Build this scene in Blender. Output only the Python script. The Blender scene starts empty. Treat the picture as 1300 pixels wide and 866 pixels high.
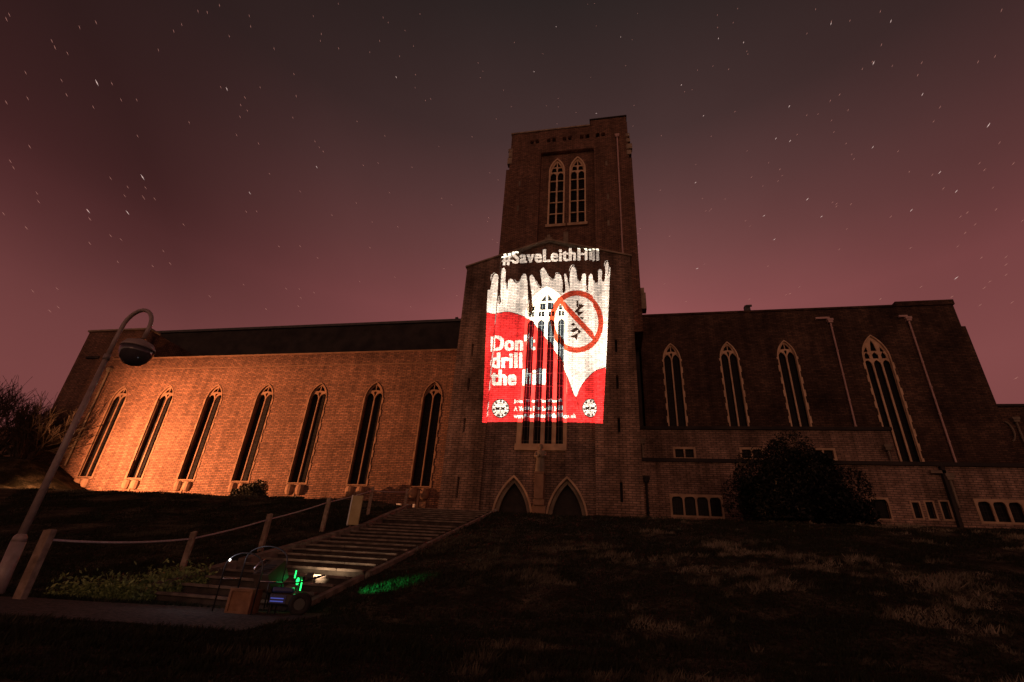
import bpy, bmesh, math, random
import numpy as np
from mathutils import Matrix, Vector
random.seed(7); RNG = np.random.default_rng(11)
SC = bpy.context.scene; COL = SC.collection
R = math.radians

# ------------------------------------------------------------------ camera
AX = np.array([0.9805136, -0.03019359, -0.19411706])   # camera (right, down, forward) parts of world X
AY = np.array([0.18681426, 0.44899267, 0.87378831])    # ... of world Y
AU = np.array([0.06077433, -0.89302516, 0.44588401])   # ... of world Z
right = Vector((AX[0], AY[0], AU[0])); down = Vector((AX[1], AY[1], AU[1])); fwd = Vector((AX[2], AY[2], AU[2]))
cam_d = bpy.data.cameras.new('camera'); cam = bpy.data.objects.new('camera', cam_d); COL.objects.link(cam)
m = Matrix.Identity(4)
for i in range(3):
    m[i][0] = right[i]; m[i][1] = -down[i]; m[i][2] = -fwd[i]
cam.matrix_world = m
cam_d.sensor_width = 36; cam_d.lens = 36 * 623.62 / 1300; cam_d.clip_start = .05; cam_d.clip_end = 6000
SC.camera = cam
SC.view_settings.view_transform = 'Standard'; SC.view_settings.look = 'None'
SC.view_settings.exposure = 0; SC.view_settings.gamma = 1
SC.render.engine = 'CYCLES'
try:
    SC.cycles.use_denoising = True; SC.cycles.max_bounces = 5; SC.cycles.transparent_max_bounces = 8
    SC.cycles.sample_clamp_indirect = 4
except Exception: pass

# ------------------------------------------------------------------ night sky
def srgb(*c):
    return [((v/255)/12.92 if v/255 <= .04045 else ((v/255+.055)/1.055)**2.4) for v in c]
W = bpy.data.worlds.new('World'); SC.world = W; W.use_nodes = True
nt = W.node_tree; nt.nodes.clear()
def N(nt, t, **k):
    n = nt.nodes.new(t)
    for a, b in k.items(): setattr(n, a, b)
    return n
def L(nt, a, b): nt.links.new(a, b)
tc = N(nt, 'ShaderNodeTexCoord'); sep = N(nt, 'ShaderNodeSeparateXYZ'); L(nt, tc.outputs['Generated'], sep.inputs[0])
rp = N(nt, 'ShaderNodeValToRGB'); L(nt, sep.outputs['Z'], rp.inputs[0])
stops = [(0, (112, 62, 58)), (.2, (126, 71, 69)), (.35, (147, 84, 83)), (.48, (146, 83, 83)), (.58, (119, 72, 71)),
         (.665, (96, 62, 61)), (.75, (71, 50, 49)), (.88, (45, 36, 35)), (1, (36, 30, 30))]
e = rp.color_ramp.elements
e[0].position = 0; e[0].color = srgb(*stops[0][1]) + [1]
e[1].position = 1; e[1].color = srgb(*stops[-1][1]) + [1]
for p, c in stops[1:-1]:
    q = e.new(p); q.color = srgb(*c) + [1]
# the town's glow lies to the south, opposite the church
gl = N(nt, 'ShaderNodeMapRange'); L(nt, sep.outputs['Y'], gl.inputs['Value'])
gl.inputs['From Min'].default_value = .05; gl.inputs['From Max'].default_value = -.9
gz = N(nt, 'ShaderNodeMapRange'); L(nt, sep.outputs['Z'], gz.inputs['Value'])
gz.inputs['From Min'].default_value = .45; gz.inputs['From Max'].default_value = .0
gm = N(nt, 'ShaderNodeMath', operation='MULTIPLY'); L(nt, gl.outputs[0], gm.inputs[0]); L(nt, gz.outputs[0], gm.inputs[1])
mx = N(nt, 'ShaderNodeMix', data_type='RGBA'); L(nt, gm.outputs[0], mx.inputs['Factor']); L(nt, rp.outputs[0], mx.inputs['A'])
TOWN_GLOW = (.68, .375, .235, 1)
mx.inputs['B'].default_value = TOWN_GLOW
nz = N(nt, 'ShaderNodeTexNoise'); nz.inputs['Scale'].default_value = 3.0; nz.inputs['Detail'].default_value = 6
L(nt, tc.outputs['Generated'], nz.inputs['Vector'])
nm = N(nt, 'ShaderNodeMapRange'); L(nt, nz.outputs[0], nm.inputs['Value'])
nm.inputs['From Min'].default_value = .3; nm.inputs['From Max'].default_value = .7
nm.inputs['To Min'].default_value = .94; nm.inputs['To Max'].default_value = 1.06
# upper sky darkened to west and east, with the lens vignette painted in
sx = N(nt, 'ShaderNodeValToRGB'); ax_ = N(nt, 'ShaderNodeMath', operation='MULTIPLY_ADD'); ax_.inputs[1].default_value = .5; ax_.inputs[2].default_value = .5
L(nt, sep.outputs['X'], ax_.inputs[0]); L(nt, ax_.outputs[0], sx.inputs[0])
e = sx.color_ramp.elements; e[0].position = .1; e[0].color = (1, 1, 1, 1); e[1].position = .9; e[1].color = (.62, .62, .62, 1)
for p_, v_ in ((.15, .97), (.265, .5), (.4, .12), (.55, 0), (.765, .5)):
    q = e.new(p_); q.color = (v_, v_, v_, 1)
f0 = N(nt, 'ShaderNodeMapRange', interpolation_type='SMOOTHSTEP'); L(nt, sep.outputs['Z'], f0.inputs['Value'])
f0.inputs['From Min'].default_value = .08; f0.inputs['From Max'].default_value = .55; f0.inputs['To Max'].default_value = .80
f1 = N(nt, 'ShaderNodeMath', operation='MULTIPLY'); L(nt, sx.outputs[0], f1.inputs[0]); L(nt, f0.outputs[0], f1.inputs[1])
f2 = N(nt, 'ShaderNodeMath', operation='SUBTRACT'); f2.use_clamp = True; f2.inputs[0].default_value = 1; L(nt, f1.outputs[0], f2.inputs[1])
f3 = N(nt, 'ShaderNodeMath', operation='MULTIPLY'); L(nt, f2.outputs[0], f3.inputs[0]); L(nt, nm.outputs[0], f3.inputs[1])
vm = N(nt, 'ShaderNodeVectorMath', operation='SCALE'); L(nt, mx.outputs['Result'], vm.inputs[0]); L(nt, f3.outputs[0], vm.inputs['Scale'])
bg = N(nt, 'ShaderNodeBackground'); bg.inputs['Strength'].default_value = 1.0; L(nt, vm.outputs[0], bg.inputs['Color'])
wo = N(nt, 'ShaderNodeOutputWorld'); L(nt, bg.outputs[0], wo.inputs[0])

def aim(o, target):
    o.rotation_euler = (Vector(target) - o.location).to_track_quat('-Z', 'Y').to_euler()
def lamp(name, kind, loc, power, color, target=None, size=30, blend=.5, radius=.1, parent=None):
    d = bpy.data.lights.new(name, kind); d.energy = power; d.color = color
    o = bpy.data.objects.new(name, d); COL.objects.link(o); o.location = loc
    if kind == 'SPOT': d.spot_size = R(size); d.spot_blend = blend
    if kind in ('SPOT', 'POINT'): d.shadow_soft_size = radius
    if target is not None: aim(o, target)
    return o
# weak, very soft orange street light from the town behind the camera
sun_d = bpy.data.lights.new('town_light', 'SUN'); sun_d.energy = .12; sun_d.color = (1, .42, .22); sun_d.angle = R(25)
sun = bpy.data.objects.new('town_light', sun_d); COL.objects.link(sun); sun.location = (0, -20, 30)
sun.rotation_euler = Vector((-.15, 1, -.22)).to_track_quat('-Z', 'Y').to_euler()
# two sodium floodlights on the lawn west of the frame (housings and added hoods are built further down)
FL = (-48.9, 27.2, 5.2); FL2 = (-50.3, 27.2, 5.2)
lamp('flood_beam', 'SPOT', FL, 88000, (1, .365, .14), (-37.5, 40, 12.5), 126, 1, .05)
lamp('flood_hot_beam', 'SPOT', FL2, 62000, (1, .45, .19), (-44.8, 40, 16.0), 54, 1, .03)
SOD = (1, .40, .13)

# ------------------------------------------------------------------ helpers
def setp(o, label=None, cat=None, group=None, kind=None):
    if label: o['label'] = label
    if cat: o['category'] = cat
    if group: o['group'] = group
    if kind: o['kind'] = kind
    return o
def empty(name, loc, label=None, cat=None, group=None, rz=0):
    o = bpy.data.objects.new(name, None); COL.objects.link(o)
    o.matrix_world = Matrix.Translation(loc) @ Matrix.Rotation(rz, 4, 'Z'); o.empty_display_size = .2
    return setp(o, label, cat, group)
def link(name, me, mat, parent=None, smooth=False):
    if mat is not None:
        for mm in (mat if isinstance(mat, (list, tuple)) else [mat]): me.materials.append(mm)
    o = bpy.data.objects.new(name, me); COL.objects.link(o)
    if smooth:
        me.polygons.foreach_set('use_smooth', [True]*len(me.polygons))
    if parent is not None:
        o.parent = parent; o.matrix_parent_inverse = world_of(parent).inverted()
    return o
def world_of(o):
    mm = o.matrix_basis.copy()
    if o.parent is not None: mm = world_of(o.parent) @ o.matrix_parent_inverse @ mm
    return mm
def from_bm(bm, name='m'):
    bmesh.ops.recalc_face_normals(bm, faces=bm.faces)
    me = bpy.data.meshes.new(name); bm.to_mesh(me); bm.free(); return me
def box(bm, x0, x1, y0, y1, z0, z1, mat=None, bevel=0):
    vs = [bm.verts.new(p) for p in ((x0,y0,z0),(x1,y0,z0),(x1,y1,z0),(x0,y1,z0),(x0,y0,z1),(x1,y0,z1),(x1,y1,z1),(x0,y1,z1))]
    fs = [bm.faces.new([vs[i] for i in f]) for f in ((0,1,5,4),(1,2,6,5),(2,3,7,6),(3,0,4,7),(4,5,6,7),(3,2,1,0))]
    if bevel:
        es = list({e for f in fs for e in f.edges})
        r = bmesh.ops.bevel(bm, geom=es, offset=bevel, segments=2, affect='EDGES', profile=.6)
        vs = list({v for f in r['faces'] for v in f.verts} | {v for v in vs if v.is_valid})
    if mat is not None: bmesh.ops.transform(bm, matrix=mat, verts=[v for v in vs if v.is_valid])
    return vs
def boxes(name, L_, mat, parent=None, bevel=0):
    for b in L_:        # one mesh per block
        bm = bmesh.new(); box(bm, *b, bevel=bevel); o = link(name, from_bm(bm), mat, parent)
    return o
def tube(bm, pts, r, n=8, caps=True):
    """swept tube along pts; r number or list"""
    P = [Vector(p) for p in pts]; rings = []; up = None
    for i, p in enumerate(P):
        d = (P[min(i+1, len(P)-1)] - P[max(i-1, 0)]).normalized()
        if up is None:
            up = Vector((0, 0, 1)) if abs(d.z) < .9 else Vector((1, 0, 0))
        u = (up - d*up.dot(d)).normalized(); v = d.cross(u); up = u
        rr = r[i] if isinstance(r, (list, tuple)) else r
        rings.append([bm.verts.new(p + (u*math.cos(a) + v*math.sin(a))*rr) for a in [2*math.pi*k/n for k in range(n)]])
    for a, b in zip(rings, rings[1:]):
        for k in range(n): bm.faces.new((a[k], a[(k+1) % n], b[(k+1) % n], b[k]))
    if caps: bm.faces.new(rings[0][::-1]); bm.faces.new(rings[-1])
    return rings
def tubes(name, paths, mat, parent=None, n=8):
    for pts, r in paths:
        bm = bmesh.new(); tube(bm, pts, r, n); o = link(name, from_bm(bm), mat, parent, smooth=True)
    return o
def lathe(bm, prof, c, n=24, axis=None):
    """prof [(r,z)] about vertical axis at c"""
    rings = []
    for r, z in prof:
        rings.append([bm.verts.new((c[0]+r*math.cos(2*math.pi*k/n), c[1]+r*math.sin(2*math.pi*k/n), c[2]+z)) for k in range(n)])
    for a, b in zip(rings, rings[1:]):
        for k in range(n): bm.faces.new((a[k], a[(k+1) % n], b[(k+1) % n], b[k]))
    bm.faces.new(rings[0][::-1]); bm.faces.new(rings[-1])
    return [v for r_ in rings for v in r_]
def raw_mesh(verts, faces_n, nper, colors=None):
    """verts (V,3), faces consecutive (F,nper)"""
    me = bpy.data.meshes.new('m'); V = np.asarray(verts, np.float32); F = np.asarray(faces_n, np.int32)
    me.vertices.add(len(V)); me.vertices.foreach_set('co', V.ravel())
    me.loops.add(F.size); me.loops.foreach_set('vertex_index', F.ravel())
    me.polygons.add(len(F)); me.polygons.foreach_set('loop_start', np.arange(0, F.size, nper, dtype=np.int32))
    me.update(calc_edges=True)
    if colors is not None:
        ca = me.color_attributes.new('tint', 'FLOAT_COLOR', 'POINT'); ca.data.foreach_set('color', np.asarray(colors, np.float32).ravel())
    return me
def slab(name, outer, holes, y0, y1, mat, parent=None):
    """plate in the XZ plane with true holes, thickness y0..y1"""
    cu = bpy.data.curves.new('c', 'CURVE'); cu.dimensions = '2D'; cu.fill_mode = 'BOTH'; cu.extrude = (y1-y0)/2
    for pts in [outer] + list(holes):
        s = cu.splines.new('POLY'); s.points.add(len(pts)-1)
        for i, p in enumerate(pts): s.points[i].co = (p[0], p[1], 0, 1)
        s.use_cyclic_u = True
    o = bpy.data.objects.new('c', cu); COL.objects.link(o)
    dg = bpy.context.evaluated_depsgraph_get(); dg.update()
    me = bpy.data.meshes.new_from_object(o.evaluated_get(dg)); bpy.data.objects.remove(o); bpy.data.curves.remove(cu)
    V = np.empty(len(me.vertices)*3, np.float32); me.vertices.foreach_get('co', V); V = V.reshape(-1, 3)
    V2 = np.stack([V[:, 0], (y0+y1)/2 - V[:, 2], V[:, 1]], 1); me.vertices.foreach_set('co', V2.ravel()); me.update()
    bm = bmesh.new(); bm.from_mesh(me); bmesh.ops.remove_doubles(bm, verts=bm.verts, dist=1e-4)
    bmesh.ops.recalc_face_normals(bm, faces=bm.faces); bm.to_mesh(me); bm.free()
    me.materials.clear()
    return link(name, me, mat, parent)
def rect(x0, x1, z0, z1): return [(x0, z0), (x1, z0), (x1, z1), (x0, z1)]
def arch(cx, hw, z0, zs, za, n=9):
    """pointed arch outline"""
    h = za-zs; Rr = (hw*hw+h*h)/(2*hw); pts = [(cx-hw, z0), (cx+hw, z0)]
    a1 = math.asin(min(1, h/Rr))
    for i in range(n+1):
        a = a1*i/n; pts.append((cx+hw-Rr+Rr*math.cos(a), zs+Rr*math.sin(a)))
    for i in range(n-1, -1, -1):
        a = a1*i/n; pts.append((cx-hw+Rr-Rr*math.cos(a), zs+Rr*math.sin(a)))
    return pts
def toothed(cx, hw, z0, zs, za, step=.62, a=.0, b=.09):
    """arch outline whose jambs step in and out like quoin stones"""
    ar = arch(cx, hw, z0, zs, za); top = ar[2:]
    R_ = []; z = z0; k = 0
    while z < zs-.05:
        z2 = min(z+step, zs); o_ = a if k % 2 else b
        R_ += [(cx+hw+o_, z), (cx+hw+o_, z2)]; z = z2; k += 1
    Lf = [(2*cx-x, zz) for x, zz in R_][::-1]
    return R_ + top + Lf

# ------------------------------------------------------------------ materials
def mat_new(name):
    mt = bpy.data.materials.new(name); mt.use_nodes = True; nt = mt.node_tree; nt.nodes.clear()
    out = N(nt, 'ShaderNodeOutputMaterial'); b = N(nt, 'ShaderNodeBsdfPrincipled'); L(nt, b.outputs[0], out.inputs[0])
    return mt, nt, b
def noise_mat(name, c1, c2, scale=4, rough=.8, detail=5, bump=.0, metallic=0, spec=.3, bscale=None, coord='pos', dist=.03):
    mt, nt, b = mat_new(name)
    if coord == 'pos': g = N(nt, 'ShaderNodeNewGeometry').outputs['Position']
    else: g = N(nt, 'ShaderNodeTexCoord').outputs['Object']
    n = N(nt, 'ShaderNodeTexNoise'); n.inputs['Scale'].default_value = scale; n.inputs['Detail'].default_value = detail; L(nt, g, n.inputs['Vector'])
    r = N(nt, 'ShaderNodeValToRGB'); L(nt, n.outputs[0], r.inputs[0])
    r.color_ramp.elements[0].position = .35; r.color_ramp.elements[0].color = (*c1, 1)
    r.color_ramp.elements[1].position = .65; r.color_ramp.elements[1].color = (*c2, 1)
    L(nt, r.outputs[0], b.inputs['Base Color']); b.inputs['Roughness'].default_value = rough
    b.inputs['Metallic'].default_value = metallic; b.inputs['Specular IOR Level'].default_value = spec
    if bump:
        n2 = N(nt, 'ShaderNodeTexNoise'); n2.inputs['Scale'].default_value = bscale or scale*6; n2.inputs['Detail'].default_value = 6; L(nt, g, n2.inputs['Vector'])
        bp = N(nt, 'ShaderNodeBump'); bp.inputs['Strength'].default_value = bump; bp.inputs['Distance'].default_value = dist
        L(nt, n2.outputs[0], bp.inputs['Height']); L(nt, bp.outputs[0], b.inputs['Normal'])
    return mt
def brick_mat(name, c1, c2, mortar, rot=0, stain=.45, bw=.46, bh=.15, ms=.03, patch=(.5, 1.35), bump=.6):
    mt, nt, b = mat_new(name)
    g = N(nt, 'ShaderNodeNewGeometry'); s = N(nt, 'ShaderNodeSeparateXYZ'); L(nt, g.outputs['Position'], s.inputs[0])
    ad = N(nt, 'ShaderNodeMath', operation='ADD'); L(nt, s.outputs['X'], ad.inputs[0]); L(nt, s.outputs['Y'], ad.inputs[1])
    cb = N(nt, 'ShaderNodeCombineXYZ'); L(nt, ad.outputs[0], cb.inputs['X']); L(nt, s.outputs['Z'], cb.inputs['Y'])
    # slightly wandering courses
    wn = N(nt, 'ShaderNodeTexNoise'); wn.inputs['Scale'].default_value = .7; L(nt, g.outputs['Position'], wn.inputs['Vector'])
    wa = N(nt, 'ShaderNodeVectorMath', operation='MULTIPLY_ADD'); L(nt, wn.outputs['Color'], wa.inputs[0])
    wa.inputs[1].default_value = (.02, .03, 0); L(nt, cb.outputs[0], wa.inputs[2])
    br = N(nt, 'ShaderNodeTexBrick'); L(nt, wa.outputs[0], br.inputs['Vector'])
    br.inputs['Color1'].default_value = (*c1, 1); br.inputs['Color2'].default_value = (*c2, 1); br.inputs['Mortar'].default_value = (*mortar, 1)
    br.inputs['Scale'].default_value = 1; br.inputs['Brick Width'].default_value = bw; br.inputs['Row Height'].default_value = bh
    br.inputs['Mortar Size'].default_value = ms; br.inputs['Mortar Smooth'].default_value = .3; br.inputs['Bias'].default_value = -.1
    # weathering: large blotches, vertical run marks, fine grain
    n1 = N(nt, 'ShaderNodeTexNoise'); n1.inputs['Scale'].default_value = .33; n1.inputs['Detail'].default_value = 7; n1.inputs['Roughness'].default_value = .62
    L(nt, g.outputs['Position'], n1.inputs['Vector'])
    mr = N(nt, 'ShaderNodeMapRange'); L(nt, n1.outputs[0], mr.inputs['Value']); mr.inputs['From Min'].default_value = .32; mr.inputs['From Max'].default_value = .68
    mr.inputs['To Min'].default_value = patch[0]; mr.inputs['To Max'].default_value = patch[1]
    mp = N(nt, 'ShaderNodeMapping'); mp.inputs['Scale'].default_value = (1.4, 1.4, .12); L(nt, g.outputs['Position'], mp.inputs['Vector'])
    n2 = N(nt, 'ShaderNodeTexNoise'); n2.inputs['Scale'].default_value = 1; n2.inputs['Detail'].default_value = 5; L(nt, mp.outputs[0], n2.inputs['Vector'])
    m2 = N(nt, 'ShaderNodeMapRange'); L(nt, n2.outputs[0], m2.inputs['Value']); m2.inputs['From Min'].default_value = .35; m2.inputs['From Max'].default_value = .65
    m2.inputs['To Min'].default_value = 1-stain; m2.inputs['To Max'].default_value = 1.15
    n3 = N(nt, 'ShaderNodeTexNoise'); n3.inputs['Scale'].default_value = 3.1; n3.inputs['Detail'].default_value = 4; L(nt, g.outputs['Position'], n3.inputs['Vector'])
    m3 = N(nt, 'ShaderNodeMapRange'); L(nt, n3.outputs[0], m3.inputs['Value']); m3.inputs['From Min'].default_value = .3; m3.inputs['From Max'].default_value = .7
    m3.inputs['To Min'].default_value = .72; m3.inputs['To Max'].default_value = 1.25
    k1 = N(nt, 'ShaderNodeMath', operation='MULTIPLY'); L(nt, mr.outputs[0], k1.inputs[0]); L(nt, m2.outputs[0], k1.inputs[1])
    k2 = N(nt, 'ShaderNodeMath', operation='MULTIPLY'); L(nt, k1.outputs[0], k2.inputs[0]); L(nt, m3.outputs[0], k2.inputs[1])
    sc = N(nt, 'ShaderNodeVectorMath', operation='SCALE'); L(nt, br.outputs['Color'], sc.inputs[0]); L(nt, k2.outputs[0], sc.inputs['Scale'])
    L(nt, sc.outputs[0], b.inputs['Base Color']); b.inputs['Roughness'].default_value = .9; b.inputs['Specular IOR Level'].default_value = .2
    inv = N(nt, 'ShaderNodeMath', operation='SUBTRACT'); inv.inputs[0].default_value = 1; L(nt, br.outputs['Fac'], inv.inputs[1])
    bp = N(nt, 'ShaderNodeBump'); bp.inputs['Strength'].default_value = bump; bp.inputs['Distance'].default_value = .02
    L(nt, inv.outputs[0], bp.inputs['Height']); L(nt, bp.outputs[0], b.inputs['Normal'])
    return mt
M = {}
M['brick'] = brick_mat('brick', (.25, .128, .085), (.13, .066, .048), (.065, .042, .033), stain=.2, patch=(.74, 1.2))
M['frame_stone'] = noise_mat('frame_stone', (.17, .098, .064), (.25, .148, .097), 1.6, .85, 6, .3, bscale=14)
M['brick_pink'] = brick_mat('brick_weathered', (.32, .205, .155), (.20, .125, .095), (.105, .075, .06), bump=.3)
M['brick_dark'] = brick_mat('brick_sooty', (.105, .058, .040), (.048, .028, .020), (.033, .022, .017), stain=.3, patch=(.5, 1.6))  # choir brick toned darker: the dimmer light at that end is in the colour
M['stone'] = noise_mat('limestone', (.34, .23, .15), (.5, .345, .23), 1.6, .85, 6, .3, bscale=14)
M['stone_dark'] = noise_mat('weathered_stone', (.14, .11, .085), (.24, .19, .14), 1.6, .9, 6, .3, bscale=14)
M['pale_stone'] = noise_mat('pale_limestone', (.5, .34, .22), (.68, .48, .32), 1.6, .85, 6, .3, bscale=14)
M['coping'] = noise_mat('coping_stone', (.2, .15, .11), (.34, .26, .19), 2, .85)
M['lead'] = noise_mat('lead_roof', (.05, .05, .05), (.085, .08, .078), 2, .6)
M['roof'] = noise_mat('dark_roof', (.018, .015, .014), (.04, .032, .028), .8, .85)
M['pipe'] = noise_mat('painted_pipe', (.42, .26, .24), (.55, .36, .33), 5, .5)
M['dark_wood'] = noise_mat('dark_oak', (.012, .009, .007), (.025, .018, .013), 3, .7)
M['wood'] = noise_mat('weathered_wood', (.16, .112, .08), (.30, .22, .165), 7, .85, 6, .35, bscale=30)
M['ply'] = noise_mat('plywood', (.17, .085, .045), (.26, .14, .075), 6, .7, 6, .2, bscale=30)
M['rope'] = noise_mat('pale_rope', (.40, .31, .30), (.52, .42, .41), 20, .8)
M['steel'] = noise_mat('painted_steel', (.24, .19, .18), (.33, .27, .255), 6, .38, spec=.5)
M['dish'] = noise_mat('smoked_dome', (.045, .04, .045), (.07, .062, .068), 3, .12, spec=.6)
M['concrete'] = noise_mat('old_concrete', (.085, .066, .052), (.21, .16, .125), 3, .9, 7, .4, bscale=20)
M['tread'] = noise_mat('step_stone', (.03, .022, .017), (.065, .05, .038), 4, .9, 7, .5, bscale=25)
M['brown_case'] = noise_mat('brown_case', (.05, .034, .025), (.08, .055, .04), 6, .6)
M['black'] = noise_mat('black_plastic', (.012, .012, .013), (.022, .022, .024), 6, .35, spec=.5)
M['rubber'] = noise_mat('rubber', (.012, .011, .011), (.025, .023, .022), 9, .8)
M['blue'] = noise_mat('blue_paint', (.02, .03, .12), (.03, .045, .17), 6, .3, spec=.5)
M['chrome'] = noise_mat('bare_metal', (.55, .55, .58), (.65, .65, .68), 6, .25, metallic=1)
M['sign'] = noise_mat('ochre_board', (.34, .25, .12), (.42, .32, .17), 3, .6)
M['white'] = noise_mat('white_edge', (.62, .6, .56), (.75, .73, .7), 6, .5)
M['gravel'] = noise_mat('gravel', (.012, .010, .008), (.085, .068, .056), 17, .95, 8, .9, bscale=60, dist=.02)
M['bark'] = noise_mat('bark', (.022, .016, .012), (.05, .036, .026), 9, .95, 5, .4)
def emis(name, c, s):
    mt, nt, b = mat_new(name); b.inputs['Base Color'].default_value = (*c, 1)
    b.inputs['Emission Color'].default_value = (*c, 1); b.inputs['Emission Strength'].default_value = s; return mt
M['green_led'] = emis('green_lamp', (.02, 1, .18), 2.2)
M['blue_led'] = emis('blue_lamp', (.12, .2, 1), .25)
M['white_led'] = emis('white_lamp', (1, .97, .9), 5)
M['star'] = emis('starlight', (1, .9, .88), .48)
M['star_dim'] = emis('starlight_faint', (1, .70, .68), .12)

def glass_mat(name, cw, ch, lw=.03, dark=(.012, .012, .014), lead=(.16, .13, .11), tint=.03):
    mt, nt, b = mat_new(name)
    g = N(nt, 'ShaderNodeNewGeometry'); s = N(nt, 'ShaderNodeSeparateXYZ'); L(nt, g.outputs['Position'], s.inputs[0])
    outs = []
    for ax, c in (('X', cw), ('Z', ch)):
        d = N(nt, 'ShaderNodeMath', operation='DIVIDE'); L(nt, s.outputs[ax], d.inputs[0]); d.inputs[1].default_value = c
        f = N(nt, 'ShaderNodeMath', operation='FRACT'); L(nt, d.outputs[0], f.inputs[0])
        l_ = N(nt, 'ShaderNodeMath', operation='LESS_THAN'); L(nt, f.outputs[0], l_.inputs[0]); l_.inputs[1].default_value = lw/c
        outs.append(l_)
    mxx = N(nt, 'ShaderNodeMath', operation='MAXIMUM'); L(nt, outs[0].outputs[0], mxx.inputs[0]); L(nt, outs[1].outputs[0], mxx.inputs[1])
    n = N(nt, 'ShaderNodeTexVoronoi'); n.inputs['Scale'].default_value = 3.5; L(nt, g.outputs['Position'], n.inputs['Vector'])
    cr = N(nt, 'ShaderNodeValToRGB'); L(nt, n.outputs['Distance'], cr.inputs[0])
    cr.color_ramp.elements[0].color = (*dark, 1); cr.color_ramp.elements[1].color = (tint, tint*.9, tint*.95, 1)
    mi = N(nt, 'ShaderNodeMix', data_type='RGBA'); L(nt, mxx.outputs[0], mi.inputs['Factor']); L(nt, cr.outputs[0], mi.inputs['A']); mi.inputs['B'].default_value = (*lead, 1)
    L(nt, mi.outputs['Result'], b.inputs['Base Color'])
    ro = N(nt, 'ShaderNodeMapRange'); L(nt, mxx.outputs[0], ro.inputs['Value']); ro.inputs['To Min'].default_value = .22; ro.inputs['To Max'].default_value = .7
    L(nt, ro.outputs[0], b.inputs['Roughness']); b.inputs['Specular IOR Level'].default_value = .03
    n2 = N(nt, 'ShaderNodeTexNoise'); n2.inputs['Scale'].default_value = 5; L(nt, g.outputs['Position'], n2.inputs['Vector'])
    bp = N(nt, 'ShaderNodeBump'); bp.inputs['Strength'].default_value = .35; bp.inputs['Distance'].default_value = .03; L(nt, n2.outputs[0], bp.inputs['Height']); L(nt, bp.outputs[0], b.inputs['Normal'])
    return mt
M['glass'] = glass_mat('leaded_glass', .17, .34, .02, dark=(.005, .005, .006), lead=(.03, .026, .024), tint=.016)
M['glass_big'] = glass_mat('leaded_glass_bars', .24, 1.0, .02, dark=(.006, .006, .007), lead=(.16, .14, .12), tint=.012)
M['louvre'] = glass_mat('dark_louvres', 9, .3, .06, dark=(.008, .006, .005), lead=(.03, .022, .016), tint=.012)

def grass_ground(name, path=False):
    mt, nt, b = mat_new(name); g = N(nt, 'ShaderNodeNewGeometry').outputs['Position']
    n = N(nt, 'ShaderNodeTexNoise'); n.inputs['Scale'].default_value = .8; n.inputs['Detail'].default_value = 9; n.inputs['Roughness'].default_value = .6; L(nt, g, n.inputs['Vector'])
    r = N(nt, 'ShaderNodeValToRGB'); L(nt, n.outputs[0], r.inputs[0])
    r.color_ramp.elements[0].position = .44; r.color_ramp.elements[0].color = (.022, .021, .012, 1)
    r.color_ramp.elements[1].position = .70; r.color_ramp.elements[1].color = (.12, .10, .065, 1)
    n2 = N(nt, 'ShaderNodeTexNoise'); n2.inputs['Scale'].default_value = 9; n2.inputs['Detail'].default_value = 6; L(nt, g, n2.inputs['Vector'])
    mr = N(nt, 'ShaderNodeMapRange'); L(nt, n2.outputs[0], mr.inputs['Value']); mr.inputs['From Min'].default_value = .35; mr.inputs['From Max'].default_value = .65
    mr.inputs['To Min'].default_value = .3; mr.inputs['To Max'].default_value = 1.05
    s = N(nt, 'ShaderNodeVectorMath', operation='SCALE'); L(nt, r.outputs[0], s.inputs[0]); L(nt, mr.outputs[0], s.inputs['Scale'])
    L(nt, s.outputs[0], b.inputs['Base Color']); b.inputs['Roughness'].default_value = 1; b.inputs['Specular IOR Level'].default_value = .1
    bp = N(nt, 'ShaderNodeBump'); bp.inputs['Strength'].default_value = .8; bp.inputs['Distance'].default_value = .08; L(nt, n2.outputs[0], bp.inputs['Height']); L(nt, bp.outputs[0], b.inputs['Normal'])
    return mt
M['ground'] = grass_ground('grassy_ground')
def tint_mat(name, mul=1.0, rough=.7, spec=.2):
    mt, nt, b = mat_new(name); a = N(nt, 'ShaderNodeVertexColor', layer_name='tint')
    L(nt, a.outputs['Color'], b.inputs['Base Color']); b.inputs['Roughness'].default_value = rough; b.inputs['Specular IOR Level'].default_value = spec
    return mt
M['blade'] = tint_mat('grass_blades', rough=.8)
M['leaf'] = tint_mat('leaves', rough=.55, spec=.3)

# ------------------------------------------------------------------ terrain
def sst(t): t = np.clip(t, 0, 1); return t*t*(3-2*t)
def crest(x): return 3.5 + .37*sst((-8-x)/8.) + .13*sst((x-5)/15.)
def wob(x, y):
    return .045*np.sin(x*.9+1.3)*np.sin(y*.7+.4) + .03*np.sin(x*2.1+y*1.3) + .02*np.sin(x*.37-y*2.9+2)
def stair_left(y): return -10.12 - 1.25*np.clip((y-20)/7., 0, 1)
STAIR_R = -6.45
def H(x, y, cut=True):
    x = np.asarray(x, float); y = np.asarray(y, float)
    t = (y-10.3)/16.7
    # softened ramp
    k = .012; tt = np.where(t < 0, 0, np.where(t > 1, 1, t)); tt = tt + 0*k
    z = -.75 + (crest(x)+.75)*tt
    w = wob(x, y)*sst((y-4)/3)*np.where(y > 27, np.clip(1-(y-27)/3, 0, 1), 1)
    near = np.exp(-(((x+8.3)/3.2)**2)**2)  # calm beside the stairs and around the projector
    z = z + w*(1-near*.95)
    z = z + 4.75*sst((-49.5-x)/6.)*sst((y-30)/7.)
    if cut:
        c = (x > stair_left(y)-.1) & (x < STAIR_R+.08) & (y > 10.6) & (y < 27.2)
        z = np.where(c, z-.5, z)
    return z
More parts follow.
